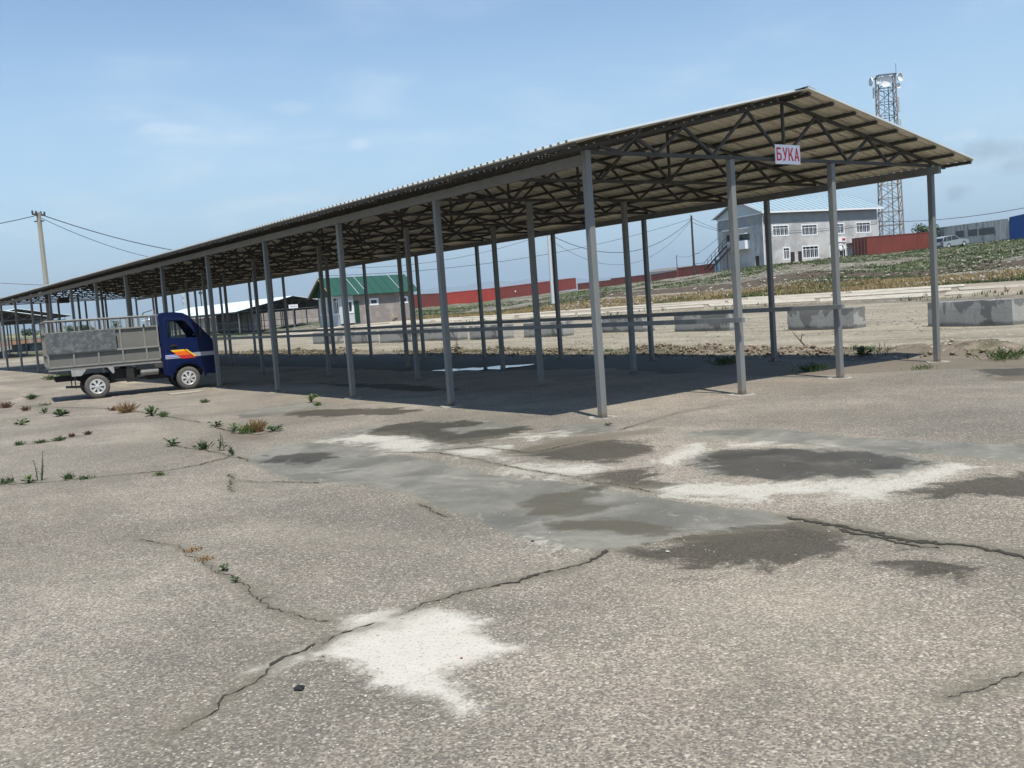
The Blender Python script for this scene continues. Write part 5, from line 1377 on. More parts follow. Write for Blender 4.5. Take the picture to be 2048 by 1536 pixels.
# row of red containers in the middle distance
grp = 'red containers standing in a row beyond the yard'
spec = [((840, 616.5, 181), (896, 612.5, 189), 'rust_red', 'dull red container at the left end of the row, behind the house'),
        ((896, 612.5, 188.5), (1002, 600, 203), 'bright_red', 'brightest red container, second in the row'),
        ((1003, 600, 203), (1075, 589, 220), 'mid_red', 'brick red container with small white marking and faded patch'),
        ((1075.5, 589, 219.5), (1153, 577, 238), 'mid_red', 'brick red container at the right end of the near row, behind the pale pole')]
for i, (p, q, mk, lab) in enumerate(spec):
    a = AT(*p); b = AT(*q)
    container((a[0], a[1], a[2]-.05), (b[0], b[1], b[2]-.05), lab, MT[mk], H=2.62, group=grp, ribs=.62,
              patches=[(6.8, 7.4, 1.25, 1.6, 'white')] if i == 2 else None)
far = [((1155, 567, 1221, 559.8, 330), 'rust_red', 'low distant red container just right of the near row'),
       ((1221, 557, 1289, 549.5, 315), 'rust_red', 'distant red container seen right of the corner post'),
       ((1302, 549, 1354, 541, 290), 'mid_red', 'distant dull red container below the long grey roof'),
       ((1355, 536, 1432, 526, 250), 'mid_red', 'distant orange red container behind the dark pole')]
for (x0, y0, x1, y1, D), mk, lab in far:
    a = AT(x0, y0, D+8); b = AT(x1, y1, D-4)
    container((a[0], a[1], a[2]-2.6), (b[0], b[1], b[2]-2.6), lab, MT[mk], H=2.6, group='red containers on the horizon behind the bank', ribs=.8)
# teal cabin at the foot of the outside stair
a = AT(1430, 545, 150); b = AT(1447, 543, 147)
kb = empty('cabin', (a[0], a[1], a[2]), math.atan2(b[1]-a[1], b[0]-a[0]), label='small teal cabin beside the outside stair of the grey building', cat='cabin')
mb = MB(); mb.box(0, 1.5, 0, 2, 0, 1.75); mb.build('body', MT['teal'], kb); mb = MB(); mb.box(-.1, 1.6, -.1, 2.1, 1.752, 1.85); mb.build('roof', MT['patch_dark'], kb)
mb = MB(); mb.box(.2, .7, -.03, -.002, .1, 1.5); mb.build('door', MT['panel_white'], kb)
# long low grey-roofed shed on the horizon
a = AT(1290, 547, 420); b = AT(1366, 538, 400)
ls = empty('warehouse', (a[0], a[1], a[2]-4), math.atan2(b[1]-a[1], b[0]-a[0]), label='long low distant warehouse with grey roof behind the red containers', cat='building')
Lw = math.hypot(b[0]-a[0], b[1]-a[1]); mb = MB(); mb.box(0, Lw, 0, 12, 0, 4.2); mb.build('wall', MT['panel_white'], ls)
mb = MB(); mb.add([(-.5, -.6, 4.25), (Lw+.5, -.6, 4.25), (Lw+.5, 6, 5.6), (-.5, 6, 5.6), (Lw+.5, 12.6, 4.25), (-.5, 12.6, 4.25)], [(0, 1, 2, 3), (3, 2, 4, 5), (0, 3, 5), (1, 4, 2)]); mb.build('roof', MT['patch_dark'], ls)

# ------------------------------------------------------------------ grey two-storey building
C0 = Vector(AT(1530, 533, 134)); C1 = Vector(AT(1757, 507, 147)); zb_ = 3.75
dF = (C1-C0).xy.normalized(); LF = (C1-C0).xy.length
bl = empty('office_building', (C0.x, C0.y, zb_), math.atan2(dF.y, dF.x), label='unfinished grey two-storey building with pale blue roof and white windows on the bank', cat='building')
DB = 9.8; HB = 7.1; HR = 2.15
# local x along front, local y to the back (left normal)
def inv_front(px, py):
    """intersect pixel ray with the front plane -> local (x, z)"""
    d = ray(px, py); nrm = np.array([-dF.y, dF.x, 0]); t = ((np.array([C0.x, C0.y, 0])-CAM)@nrm)/(d@nrm); p = CAM+d*t
    return ((p[0]-C0.x)*dF.x+(p[1]-C0.y)*dF.y, p[2]-zb_)
def inv_gable(px, py):
    d = ray(px, py); nrm = np.array([dF.x, dF.y, 0]); t = ((np.array([C0.x, C0.y, 0])-CAM)@nrm)/(d@nrm); p = CAM+d*t
    return ((p[0]-C0.x)*-dF.y+(p[1]-C0.y)*dF.x, p[2]-zb_)
def crop6(a, b): return (1400+a/5.389, 380+b/5.389)
wins = []
for (x0, y0, x1, y1, n_) in [(780,378,955,495,4), (1093,370,1265,488,4), (1392,360,1555,475,4), (1680,345,1838,462,4), (895,618,970,750,2), (1103,600,1280,735,4), (1400,590,1570,730,4)]:
    a = inv_front(*crop6(x0, (y0+y1)/2)); b = inv_front(*crop6(x1, (y0+y1)/2)); c = inv_front(*crop6((x0+x1)/2, y0)); d = inv_front(*crop6((x0+x1)/2, y1))
    wins.append((a[0], b[0], d[1], c[1], n_))
drs = []
for (x0, y0, x1, y1) in [(975,668,1022,778), (1058,660,1100,770)]:
    a = inv_front(*crop6(x0, (y0+y1)/2)); b = inv_front(*crop6(x1, (y0+y1)/2)); c = inv_front(*crop6((x0+x1)/2, y0)); drs.append((a[0], b[0], 0.02, c[1]))
def rect(x0, x1, z0, z1): return [(x0, z0), (x1, z0), (x1, z1), (x0, z1)]
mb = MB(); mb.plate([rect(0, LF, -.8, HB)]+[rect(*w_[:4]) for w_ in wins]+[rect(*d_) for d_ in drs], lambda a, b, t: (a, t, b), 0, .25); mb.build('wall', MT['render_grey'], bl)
gw = []
for (x0, y0, x1, y1) in [(285,485,350,560), (425,478,535,545)]:
    a = inv_gable(*crop6(x1, (y0+y1)/2)); b = inv_gable(*crop6(x0, (y0+y1)/2)); c = inv_gable(*crop6((x0+x1)/2, y0)); d = inv_gable(*crop6((x0+x1)/2, y1)); gw.append((a[0], b[0], d[1], c[1]))
gdz = inv_gable(*crop6(615, 710)); ga = inv_gable(*crop6(640, 760)); gb = inv_gable(*crop6(597, 760)); gd = (ga[0], gb[0], .02, gdz[1])
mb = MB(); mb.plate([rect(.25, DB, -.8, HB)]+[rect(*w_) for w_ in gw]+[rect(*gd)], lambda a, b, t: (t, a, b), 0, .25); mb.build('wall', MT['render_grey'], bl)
mb = MB(); mb.box(.25, LF, DB-.25, DB, -.8, HB); mb.build('wall', MT['render_grey'], bl)
mb = MB(); mb.box(LF-.25, LF, .25, DB-.25, -.8, HB); mb.build('wall', MT['render_grey'], bl)
mb = MB(); mb.box(.3, LF-.3, .3, DB-.3, 3.2, 3.4); mb.box(.3, LF-.3, 2.6, 2.8, -.5, HB-.1); mb.build('floor_slab', MT['patch_dark'], bl)
def window(x0, x1, z0, z1, n_, fn, parent=bl, transom=True, mt='upvc'):
    f = MB(); fw = .12
    def bx(a0, a1, b0, b1, t0=.08, t1=.14): f.plate([rect(a0, a1, b0, b1)], fn, t0, t1)
    bx(x0-.04, x0+fw, z0-.04, z1+.04, -.02, .14); bx(x1-fw, x1+.04, z0-.04, z1+.04, -.02, .14); bx(x0+fw, x1-fw, z0-.04, z0+fw, -.02, .14); bx(x0+fw, x1-fw, z1-fw, z1+.04, -.02, .14)
    zt = z1-(z1-z0)*.27
    for i in range(1, n_): x = x0+(x1-x0)*i/n_; bx(x-.05, x+.05, z0+fw, z1-fw)
    if transom: f.plate([rect(x0+fw, x1-fw, zt-.035, zt+.035)], fn, .07, .13)
    for i in range(n_):
        xc = x0+(x1-x0)*(i+.5)/n_
        if (x1-x0)/n_ > .45 and n_ > 1 and transom: f.plate([rect(xc-.02, xc+.02, z0+fw, zt-.036)], fn, .09, .13)
    fo = f.build('window', MT[mt], parent)
    g2 = MB(); g2.plate([rect(x0+.05, x1-.05, z0+.05, z1-.05)], fn, .15, .165); g2.build('pane', MT['glass'], fo)
ff = lambda a, b, t: (a, t, b); fg = lambda a, b, t: (t, a, b)
for w_ in wins: window(*w_, ff)
for w_ in gw: window(*w_, 2, fg, transom=False, mt='patch_dark')
for d_ in drs: 
    mb = MB(); mb.plate([rect(*d_)], ff, .05, .11); mb.build('door', MT['brown_door'], bl)
mb = MB(); mb.plate([rect(*gd)], fg, .05, .11); mb.build('door', MT['brown_door'], bl)
# white balcony box, canopies over the gable windows
w_ = gw[1]; mb = MB(); mb.box(-.9, -.005, w_[0]-.1, w_[1]+.1, w_[2]-1.15, w_[2]-.02); mb.build('balcony', MT['white'], bl)
mb = MB(); mb.box(-.9, -.005, w_[0]-.15, w_[1]+.2, w_[3]+.02, w_[3]+.12); mb.build('awning', MT['white'], bl)
mb = MB(); mb.box(-.06, -.005, gw[0][0], gw[0][1], gw[0][2]-1.0, gw[0][2]-.02); mb.build('panel', MT['panel_white'], bl)
mb = MB(); mb.box(-.5, -.005, gw[1][0]-.3, gw[0][1]+.3, w_[3]+.75, w_[3]+.87); mb.build('awning', MT['white'], bl)
# roof
ov = .55
def rz_(y): return HB+.1+HR*(1-abs(y-DB/2)/(DB/2+ov))
for (y0, y1) in ((-ov, DB/2), (DB+ov, DB/2)):
    mb = MB(); vs = []
    for dz in (0, .06): vs += [(-ov, y0, HB+dz), (LF+ov, y0, HB+dz), (LF+ov, y1, HB+HR+dz), (-ov, y1, HB+HR+dz)]
    mb.add(vs, [(0, 1, 2, 3), (7, 6, 5, 4), (0, 4, 5, 1), (1, 5, 6, 2), (2, 6, 7, 3), (3, 7, 4, 0)]); mb.build('roof', MT['blue_roof'], bl)
n_ = int(LF/.9)
rs = MB()
for i in range(n_+1):
    x = -ov+(LF+2*ov)*i/n_; rs.bar((x, -ov, HB+.085), (x, DB/2, HB+HR+.085), .05, .05)
rs.build('roof_seam', MT['blue_roof'], bl)
for i in range(9):
    x = 1+i*(LF-2)/8.5; q = MB(); q.bar((x, .55, HB+.36), (x+1.2, .55, HB+.36), .05, .18); q.build('snow_guard', MT['teal'], bl)
for x in (-.05, LF-.1):
    mb = MB(); mb.add([(x, -.3, HB-.05), (x, DB+.3, HB-.05), (x, DB/2, HB+HR-.08), (x+.15, -.3, HB-.05), (x+.15, DB+.3, HB-.05), (x+.15, DB/2, HB+HR-.08)], [(0, 1, 2), (5, 4, 3), (0, 3, 4, 1), (1, 4, 5, 2), (2, 5, 3, 0)]); mb.build('gable', MT['panel_white'], bl)
mb = MB(); mb.box(-ov, LF+ov, -ov-.06, -ov+.02, HB-.22, HB-.003); mb.build('gutter', MT['white'], bl)
for y0, y1 in ((-ov, DB/2), (DB+ov, DB/2)):
    mb = MB(); mb.bar((-ov-.03, y0, HB-.02), (-ov-.03, y1, HB+HR-.02), .05, .22, up=(1, 0, 0)); mb.bar((LF+ov+.03, y0, HB-.02), (LF+ov+.03, y1, HB+HR-.02), .05, .22, up=(1, 0, 0)); mb.build('bargeboard', MT['white'], bl)
mb = MB(); mb.box(-.15, -.04, 0, DB, HB-.25, HB-.08); mb.build('cornice', MT['white'], bl)
for (x, y) in ((-.08, -.08), (LF+.06, -.08), (-.1, DB)):
    mb = MB(); mb.tube([(x, y-.4, HB-.15), (x, y, HB-.7), (x, y, 0)], .055, 6); mb.build('downpipe', MT['white'], bl)
# picture sign and canopy over the entrance
e = wins[6]; mb = MB(); mb.box(e[0]+.3, e[1]+.1, -.06, -.004, e[3]+.35, e[3]+1.0); mb.build('entrance_board', MT['white'], bl)
mb = MB(); mb.box(e[1]+.0, e[1]-.6, -.064, -.0605, e[3]+.5, e[3]+.85); mb.build('emblem', MT['bright_red'], bl)
mb = MB(); mb.box(e[1]+.2, LF-.3, -1.2, -.01, 2.3, 2.45); mb.build('porch_slab', MT['patch_dark'], bl)
# outside stair on the gable
stx = MB(); SD = MT['dark_pole']
y0, y1 = gw[0][0]-.4, DB+1.8
for x in (-1.3, -.3): stx.bar((x, y0, 3.3), (x, y1, .3), .12, .2, up=(1, 0, 0))
for i in range(14):
    t = i/13; stx.box(-1.3, -.3, y0+(y1-y0)*t-.12, y0+(y1-y0)*t+.12, 3.3-3*t-.02, 3.3-3*t+.03)
for k in (.5, 1.0): stx.bar((-1.35, y0, 3.3+k), (-1.35, y1, .3+k), .05, .05, up=(1, 0, 0))
for i in range(7):
    t = i/6; stx.bar((-1.35, y0+(y1-y0)*t, 3.3-3*t), (-1.35, y0+(y1-y0)*t, 4.3-3*t), .05)
for y in (y0, (y0+y1)/2, y1-1): stx.bar((-1.3, y, 0), (-1.3, y, 3.3-3*(y-y0)/(y1-y0)), .09)
stx.bar((-1.35, y1, 1.3), (-1.35, y1+2.2, 1.3), .05); stx.bar((-1.35, y1+2.2, -.5), (-1.35, y1+2.2, 1.3), .06); stx.bar((-1.35, y1+1, 2.7), (-1.35, y1+2.5, 2.7), .05)
stx.build('outside_stair', SD, bl)

# ------------------------------------------------------------------ people by the entrance
def person(px, py, D, label, face, arm=0):
    p = AT(px, py, D); z = TZ(p[0], p[1])
    root = empty('person', (p[0], p[1], z), face, label=label, cat='person', group='people in white shirts at the building entrance')
    V = [(0,0,.95),(0,0,1.2),(0,0,1.42),(0,0,1.5),(.01,0,1.64), (0,.1,.88),(0,.11,.48),(0,.11,.07),(.13,.12,.04), (0,-.1,.88),(.02,-.11,.48),(0,-.11,.07),(.13,-.12,.04),
         (0,.19,1.4),(.02,.26,1.13),(.14+arm*.2,.22,.93+arm*.3), (0,-.19,1.4),(.02,-.26,1.13),(.1,-.24,.9)]
    Rd = [.15,.145,.13,.055,.1, .095,.065,.045,.04, .095,.065,.045,.04, .065,.045,.032, .065,.045,.032]
    Ed = [(0,1),(1,2),(2,3),(3,4),(0,5),(5,6),(6,7),(7,8),(0,9),(9,10),(10,11),(11,12),(2,13),(13,14),(14,15),(2,16),(16,17),(17,18)]
    me = bpy.data.meshes.new('body'); me.from_pydata(V, Ed, []); o = bpy.data.objects.new('body', me); col.objects.link(o)
    sk = o.modifiers.new('skin', 'SKIN'); sk.use_smooth_shade = True
    for i, r_ in enumerate(Rd): me.skin_vertices[0].data[i].radius = (r_, r_*(1.15 if i in (0, 1, 2) else 1))
    me.skin_vertices[0].data[0].use_root = True
    ss = o.modifiers.new('sub', 'SUBSURF'); ss.levels = 1; ss.render_levels = 1
    dg = bpy.context.evaluated_depsgraph_get(); ev = o.evaluated_get(dg); m2 = bpy.data.meshes.new_from_object(ev)
    o.modifiers.clear(); o.data = m2; m2.materials.clear()
    for k in ('shirt', 'trousers', 'skin'): m2.materials.append(MT[k])
    for pl in m2.polygons:
        c = pl.center
        pl.material_index = 2 if (c.z > 1.49 or (abs(c.y) > .2 and c.z < 1.08)) else (0 if c.z > .93 else 1)
    o.parent = root
    mb = MB(); mb.lathe([(1.66, .118), (1.7, .115), (1.75, .08), (1.775, 0)], (.0, 0, 0), 'Z', 12); mb.build('cap', MT['shirt'] if arm == 0 else MT['hair'], root, smooth=60)
person(1663.5, 520, 131.5, 'person in a white shirt standing left of the post in front of the entrance', -2.6)
person(1682, 519, 131.0, 'person in white shirt and white cap, middle of the group at the entrance', 2.9, 0)
person(1689.5, 518, 132.5, 'person in white shirt and dark hair on the right of the entrance group', 3.6, 1)

# ------------------------------------------------------------------ estate car
p = Vector(AT(1897, 497.5, 124)); q = Vector(AT(1944, 489.5, 127.2)); d = (q-p); dn = d.xy.normalized()
cr_ = empty('parked_car', (p.x, p.y, min(TZ(p.x, p.y), 4.6)+.0), math.atan2(dn.y, dn.x), label='silver estate car parked on the bank in front of the whitish wall', cat='car')
cr_.location.z = p.z-.02; cr_.rotation_euler[1] = -math.atan2(q.z-p.z, d.xy.length)
CWd = 1.7
low = [(-.75, .28), (-.78, .55), (-.74, .86), (.0, .9), (2.2, .9), (2.85, .86), (3.5, .72), (3.62, .5), (3.58, .28)]
ar = lambda c: [(c+.34*math.cos(t), .3+.34*math.sin(t)) for t in [i*math.pi/10 for i in range(11)]]
ol = [(-.75, .28), (-.78, .55), (-.74, .88), (2.25, .92), (2.9, .86), (3.5, .74), (3.62, .52), (3.58, .28)] + ar(2.75) + ar(.15)
mb = MB(); mb.plate([ol], lambda a, b, t: (a, t, b), 0, CWd); mb.build('body', MT['car_silver'], cr_, bevel=.04)
gh = [(-.72, .9), (-.45, 1.33), (-.3, 1.4), (1.1, 1.42), (1.45, 1.36), (2.2, .93)]
mb = MB(); mb.plate([gh], lambda a, b, t: (a, .12 + t*(CWd-.24), b), 0, 1); mb.build('glasshouse', MT['glass'], cr_)
mb = MB(); mb.plate([[(-.5, 1.3), (-.3, 1.43), (1.1, 1.45), (1.5, 1.36), (1.1, 1.40), (-.3, 1.38)]], lambda a, b, t: (a, .09+t*(CWd-.18), b), 0, 1); mb.build('roof', MT['car_silver'], cr_)
mb = MB()
for x0, x1 in ((-.74, -.46), (-.02, .02), (.8, .8), (2.24, 1.46)):
    for y in (.1, CWd-.12): mb.bar((x0, y, .9), (x1, y+ (0.0), 1.38), .07, .04, up=(0, 1, 0))
mb.build('pillar', MT['car_silver'], cr_)
for y in (0.0, CWd):
    for x in (.15, 2.75):
        g3 = MB(); o_ = -1 if y == 0 else 1
        g3.lathe([(0, .0), (o_*.0, .29), (-o_*.03, .3), (-o_*.16, .3), (-o_*.18, .27)], (0, 0, 0), 'Y', 20); wv_ = g3.build('wheel', MT['black'], cr_, loc=(x, y, .3))
        g3 = MB(); g3.lathe([(o_*.012, 0), (o_*.012, .17), (o_*.002, .19)], (0, 0, 0), 'Y', 16); g3.build('hubcap', MT['silver'], wv_)
mb = MB(); mb.box(-.8, -.77, .05, .35, .62, .8); mb.build('tail_lamp', MT['bright_red'], cr_); mb = MB(); mb.box(-.8, -.77, CWd-.35, CWd-.05, .62, .8); mb.build('tail_lamp', MT['bright_red'], cr_)
mb = MB(); mb.box(-.83, -.76, .02, CWd-.02, .33, .52); mb.build('bumper', MT['patch_dark'], cr_); mb = MB(); mb.box(3.56, 3.66, .02, CWd-.02, .33, .52); mb.build('bumper', MT['patch_dark'], cr_)

# ------------------------------------------------------------------ green roofed house
H0 = Vector(AT(682, 648, 95)); zg = TZ(H0.x, H0.y); zg = .57
hs = empty('block_house', (H0.x, H0.y, zg), 0, label='small pinkish block house with green metal roof and white glazed porch', cat='house')
LW, WD, HW, HRd = 8.1, 4.6, 2.7, 1.75   # along -y, along +x
pw = 1.5
wn = [(-4.15, -3.25, 1.6, 2.2), (-7.45, -6.6, 1.6, 2.2)]
mb = MB(); mb.plate([rect(-LW, -pw, -.5, HW)]+[rect(*w_) for w_ in wn], lambda a, b, t: (t, a, b), 0, .3); mb.build('wall', MT['masonry'], hs)
mb = MB(); mb.box(.3, WD, -LW, -LW+.3, -.5, HW); mb.box(WD-.3, WD, -LW+.3, 0, -.5, HW); mb.box(.6, WD-.3, -pw-.3, -pw, -.5, HW); mb.build('wall', MT['masonry'], hs)
for w_ in wn: window(*w_, 1, lambda a, b, t: (t, a, b), parent=hs, transom=False)
# porch
mb = MB(); mb.box(.02, .1, -pw, 0, 0, 1.0); mb.box(.02, .1, -.85, 0, 1.0, HW); mb.box(.02, .1, -pw, -pw+.08, 1.0, HW); mb.box(.02, .1, -pw+.08, -.85, 2.15, HW); mb.build('porch_panel', MT['panel_white'], hs)
window(-pw+.08, -.85, 1.0, 2.15, 1, lambda a, b, t: (t, a, b), parent=hs, transom=False)
mb = MB(); mb.box(.1, WD-.3, -.1, 0, -.2, .9); mb.build('porch_panel', MT['panel_white'], hs)
for x0 in (.1, 1.5, 2.95): window(x0, x0+1.35, .9, 2.6, 2, lambda a, b, t: (a, -t, b), parent=hs)
mb = MB(); mb.box(-.05, -.004, -pw-.55, -pw-.05, 0, 2.1); mb.build('door', MT['green_dark'], hs)
og = .9
for s_ in (-1, 1):
    xe = -.4 if s_ < 0 else WD+.4; mb = MB(); vs = []
    for dz in (0, .05): vs += [(xe, og, HW-.05+dz), (xe, -LW-.5, HW-.05+dz), (WD/2, -LW-.5, HW+HRd+dz), (WD/2, og, HW+HRd+dz)]
    mb.add(vs, [(0, 1, 2, 3), (7, 6, 5, 4), (0, 4, 5, 1), (1, 5, 6, 2), (2, 6, 7, 3), (3, 7, 4, 0)]); mb.build('roof', MT['green_roof'], hs)
    if s_ < 0:
        for i in range(11):
            y = og-i*(LW+.5+og)/10; q = MB(); q.bar((xe, y, HW+.01), (WD/2, y, HW+HRd+.07), .035, .03); q.build('roof_seam', MT['green_roof'] if i not in (3, 4, 8) else MT['panel_white'], hs)
mb = MB(); mb.plate([[(-.3, HW), (WD+.3, HW), (WD/2, HW+HRd)]], lambda a, b, t: (a, t, b), .3, .34); mb.build('gable', MT['green_dark'], hs)
mb = MB(); mb.plate([[(-.3, HW), (WD+.3, HW), (WD/2, HW+HRd)]], lambda a, b, t: (a, t, b), -LW-.1, -LW); mb.build('gable', MT['green_dark'], hs)
for s_ in (-1, 1):
    mb = MB(); mb.bar((WD/2+s_*(WD/2+.4), og-.02, HW-.1), (WD/2, og-.02, HW+HRd-.06), .05, .2, up=(0, 1, 0)); mb.build('bargeboard', MT['wood'], hs)
# pile of earth and planks by the house
g_ = Vector(AT(790, 640, 88)); zt = TZ(g_.x, g_.y)
pp_ = empty('plank_pile', (g_.x, g_.y, zt), .9, label='low pile of weathered planks and brush against the house wall', cat='pile')
for i in range(6):
    mb = MB(); mb.bar((random.uniform(-.3, .3), 1.6-random.random()*.6, .1+i*.09), (random.uniform(-.3, .3), -1.8+random.random(), .16+i*.1), .16, .04); mb.build('plank', MT['wood'], pp_)

# ------------------------------------------------------------------ poles, cables, tower
def pole(px, py, D, h, r0_, r1_, m, label, base_z=None, ins=True, square=False):
    p = AT(px, py, D); z = TZ(p[0], p[1]) if base_z is None else base_z
    root = empty('utility_pole', (p[0], p[1], z), label=label, cat='utility pole')
    mb = MB(); mb.tube([(0, 0, -.3), (0, 0, h*.5), (0, 0, h)], [r0_, (r0_+r1_)/2, r1_], 4 if square else 10); mb.build('shaft', MT[m], root, smooth=40 if not square else None)
    if ins:
        mb = MB(); mb.bar((-.28, .35, h-.12), (.28, -.35, h-.12), .07, .08); mb.bar((-.14, -.2, h-.45), (.14, .2, h-.45), .06, .06); mb.build('crossarm', MT['dark_pole'], root)
        for k in (-1, -.4, .4, 1):
            q = MB(); q.lathe([(0, .02), (.05, .055), (.1, .05), (.14, .03), (.16, 0)], (.26*k, -.33*k, h-.08), 'Z', 8); q.build('insulator', MT['ceramic'], root)
    return Vector((p[0], p[1], z+h))
pL = pole(105, 680, 56, 7.75, .16, .11, 'conc_pole', 'tall concrete power pole leaning slightly at the left, behind the truck', base_z=0, square=True)
# aim its head where the photo shows it
pM = pole(1106, 604, 110, 8.0, .2, .16, 'panel_white', 'pale slim pole on the bank behind the canopy posts', ins=False)
pR = pole(1390, 565, 140, 8.2, .17, .13, 'dark_pole', 'dark wooden pole left of the grey building')
pH = pole(652, 640, 104, 6.2, .1, .08, 'panel_white', 'thin pale pole beside the gable of the green-roofed house', ins=False)
pF = pole(382, 640, 260, 9, .2, .16, 'conc_pole', 'faint distant pole seen above the truck cab', ins=True)
pS = pole(1355, 548, 300, 7.5, .14, .1, 'dark_pole', 'short distant pole above the red containers')
def cable(a, b, sag, r_, label, n_=24):
    a = Vector(a); b = Vector(b); pts = []
    for i in range(n_+1):
        t = i/n_; p = a.lerp(b, t); p.z -= sag*4*t*(1-t); pts.append(p)
    mb = MB(); mb.tube(pts, r_, 5); o = mb.build('power_cable', MT['cable']); tag(o, label=label, cat='cable', group='overhead power cables')
off = Vector((.1, -.1, -.1))
cable(pL+off, AT(-500, 470, 60), .6, .02, 'cable running left from the concrete pole head')
cable(pL+off, AT(560, 512, 75), .8, .024, 'thick upper cable sloping right from the concrete pole to behind the roof')
cable(pL-off+Vector((0, 0, -.3)), AT(560, 503, 75), 1.6, .016, 'thin lower cable sloping right from the concrete pole')
cable(AT(-300, 538, 90), AT(420, 566, 90), .7, .022, 'low cable at the far left crossing behind the concrete pole')
cable(pM+Vector((0, 0, -.2)), pR+Vector((0, 0, -.5)), 3.2, .035, 'sagging upper cable between the pale pole and the dark pole')
cable(pM+Vector((0, 0, -.7)), pR+Vector((0, 0, -.6)), 4.4, .02, 'sagging lower cable between the pale pole and the dark pole')
cable(pH+Vector((0, 0, -1)), pR+Vector((0, 0, -.4)), 1.6, .026, 'long taut cable from the house pole to the dark pole')
cable(pH+Vector((0, 0, -.1)), pM+Vector((0, 0, -.1)), 1.2, .022, 'cable between the house pole and the pale pole')
cb_ = Vector(AT(1443, 460, 141)); cable(pR+Vector((0, 0, -.3)), cb_, .15, .025, 'upper short cable from the dark pole to the building')
cable(pR+Vector((0, 0, -.9)), AT(1443, 463, 141), .1, .025, 'lower short cable from the dark pole to the building')
cable(AT(1443, 470, 141), pS, 1.5, .03, 'cable falling left from the building wall towards the short pole')
cable(AT(1530, 463, 134), AT(1757, 443, 147), .3, .02, 'thin cable running along the front of the building')
cable(AT(1757, 443, 147), AT(2200, 382, 120), .9, .035, 'cable rising right from the building above the whitish wall')
cable(AT(1443, 405, 141), AT(1720, 400, 150), .1, .02, 'thin cable along the ridge of the building roof')

def tower(px, py, D, h, w0, w1, label, base_z, lean=0):
    p = AT(px, py, D); root = empty('lattice_tower', (p[0], p[1], base_z), .75, label=label, cat='tower')
    def wz(z): return (w0*(1-z/h)+w1*z/h)/2 if z < h*.55 else (w0*.45+w1*.55)/2*(1-(z-h*.55)/(h*.45))+w1/2*(z-h*.55)/(h*.45)
    n_ = 13; zs_ = [h*i/n_ for i in range(n_+1)]
    for sx, sy in ((-1, -1), (1, -1), (1, 1), (-1, 1)):
        mb = MB()
        for a, b in zip(zs_, zs_[1:]): mb.bar((sx*wz(a), sy*wz(a), a), (sx*wz(b), sy*wz(b), b), .16)
        mb.build('leg', MT['tower'], root)
    cs = ((-1, -1), (1, -1), (1, 1), (-1, 1))
    for i in range(n_):
        a, b = zs_[i], zs_[i+1]; mb = MB()
        for k in range(4):
            c, d = cs[k], cs[(k+1) % 4]
            mb.bar((c[0]*wz(a), c[1]*wz(a), a), (d[0]*wz(b), d[1]*wz(b), b), .07); mb.bar((d[0]*wz(a), d[1]*wz(a), a), (c[0]*wz(b), c[1]*wz(b), b), .07)
            mb.bar((c[0]*wz(b), c[1]*wz(b), b), (d[0]*wz(b), d[1]*wz(b), b), .09)
        mb.build('brace_bay', MT['tower'] if i < 7 else MT['tower_dark'], root)
    mb = MB(); mb.bar((.25, 0, 0), (.25, 0, h), .28, .08); mb.build('cable_ladder', MT['panel_white'], root)
    mb = MB(); mb.bar((-.3, .2, 0), (-.3, .2, h), .12, .12); mb.build('ladder', MT['tower_dark'], root)
    return root, wz
tw, wz = tower(1783, 468, 160, 26.0, 3.05, 2.4, 'tall brown and grey lattice mast with white dish antennas behind the building', 4.9)
th = 26.0; av = math.atan2(CAM[1]-tw.location.y, CAM[0]-tw.location.x)-.75
def dish(x, y, z, r_, ang):
    mb = MB(); mb.lathe([(0, 0), (.02, r_*.5), (.1*r_, r_), (.34*r_, r_), (.30*r_, r_*.9)], (0, 0, 0), 'X', 18)
    o = mb.build('dish_antenna', MT['antenna'], tw, smooth=40); o.location = (x, y, z); o.rotation_euler = (0, 0, ang)
ca_, sa_ = math.cos(av), math.sin(av); side = Vector((-sa_, ca_))
for s_, z, r_, dr_ in ((0.1, th-1.1, .85, av), (1.9, th-.5, .62, av+.9), (-1.9, th-.6, .62, av-1.2), (-.8, th-1.0, .45, av), (1.7, th-1.7, .4, av+.7)):
    dish(side.x*s_+ca_*1.6*(abs(s_) < 1), side.y*s_+sa_*1.6*(abs(s_) < 1), z, r_, dr_+math.pi if False else dr_)
for s_, z0, h_ in ((1.9, th-9.5, 3.0), (1.75, th-5.5, 2.2), (-1.7, th-3.0, 1.5)):
    mb = MB(); mb.box(-.12, .12, -.16, .16, 0, h_); o = mb.build('panel_antenna', MT['panel_white'], tw, bevel=.03); o.location = (side.x*s_, side.y*s_, z0)
mb = MB(); mb.bar((side.x*1.5, side.y*1.5, th), (side.x*1.5, side.y*1.5, th+1.6), .06); mb.build('lightning_rod', MT['tower_dark'], tw)
mb = MB()
for k in range(4):
    c, d = ((-1, -1), (1, -1), (1, 1), (-1, 1))[k], ((1, -1), (1, 1), (-1, 1), (-1, -1))[k]
    mb.bar((c[0]*1.28, c[1]*1.28, th-.1), (d[0]*1.42, d[1]*1.28, th-.1), .12)
mb.build('top_frame', MT['tower_dark'], tw)
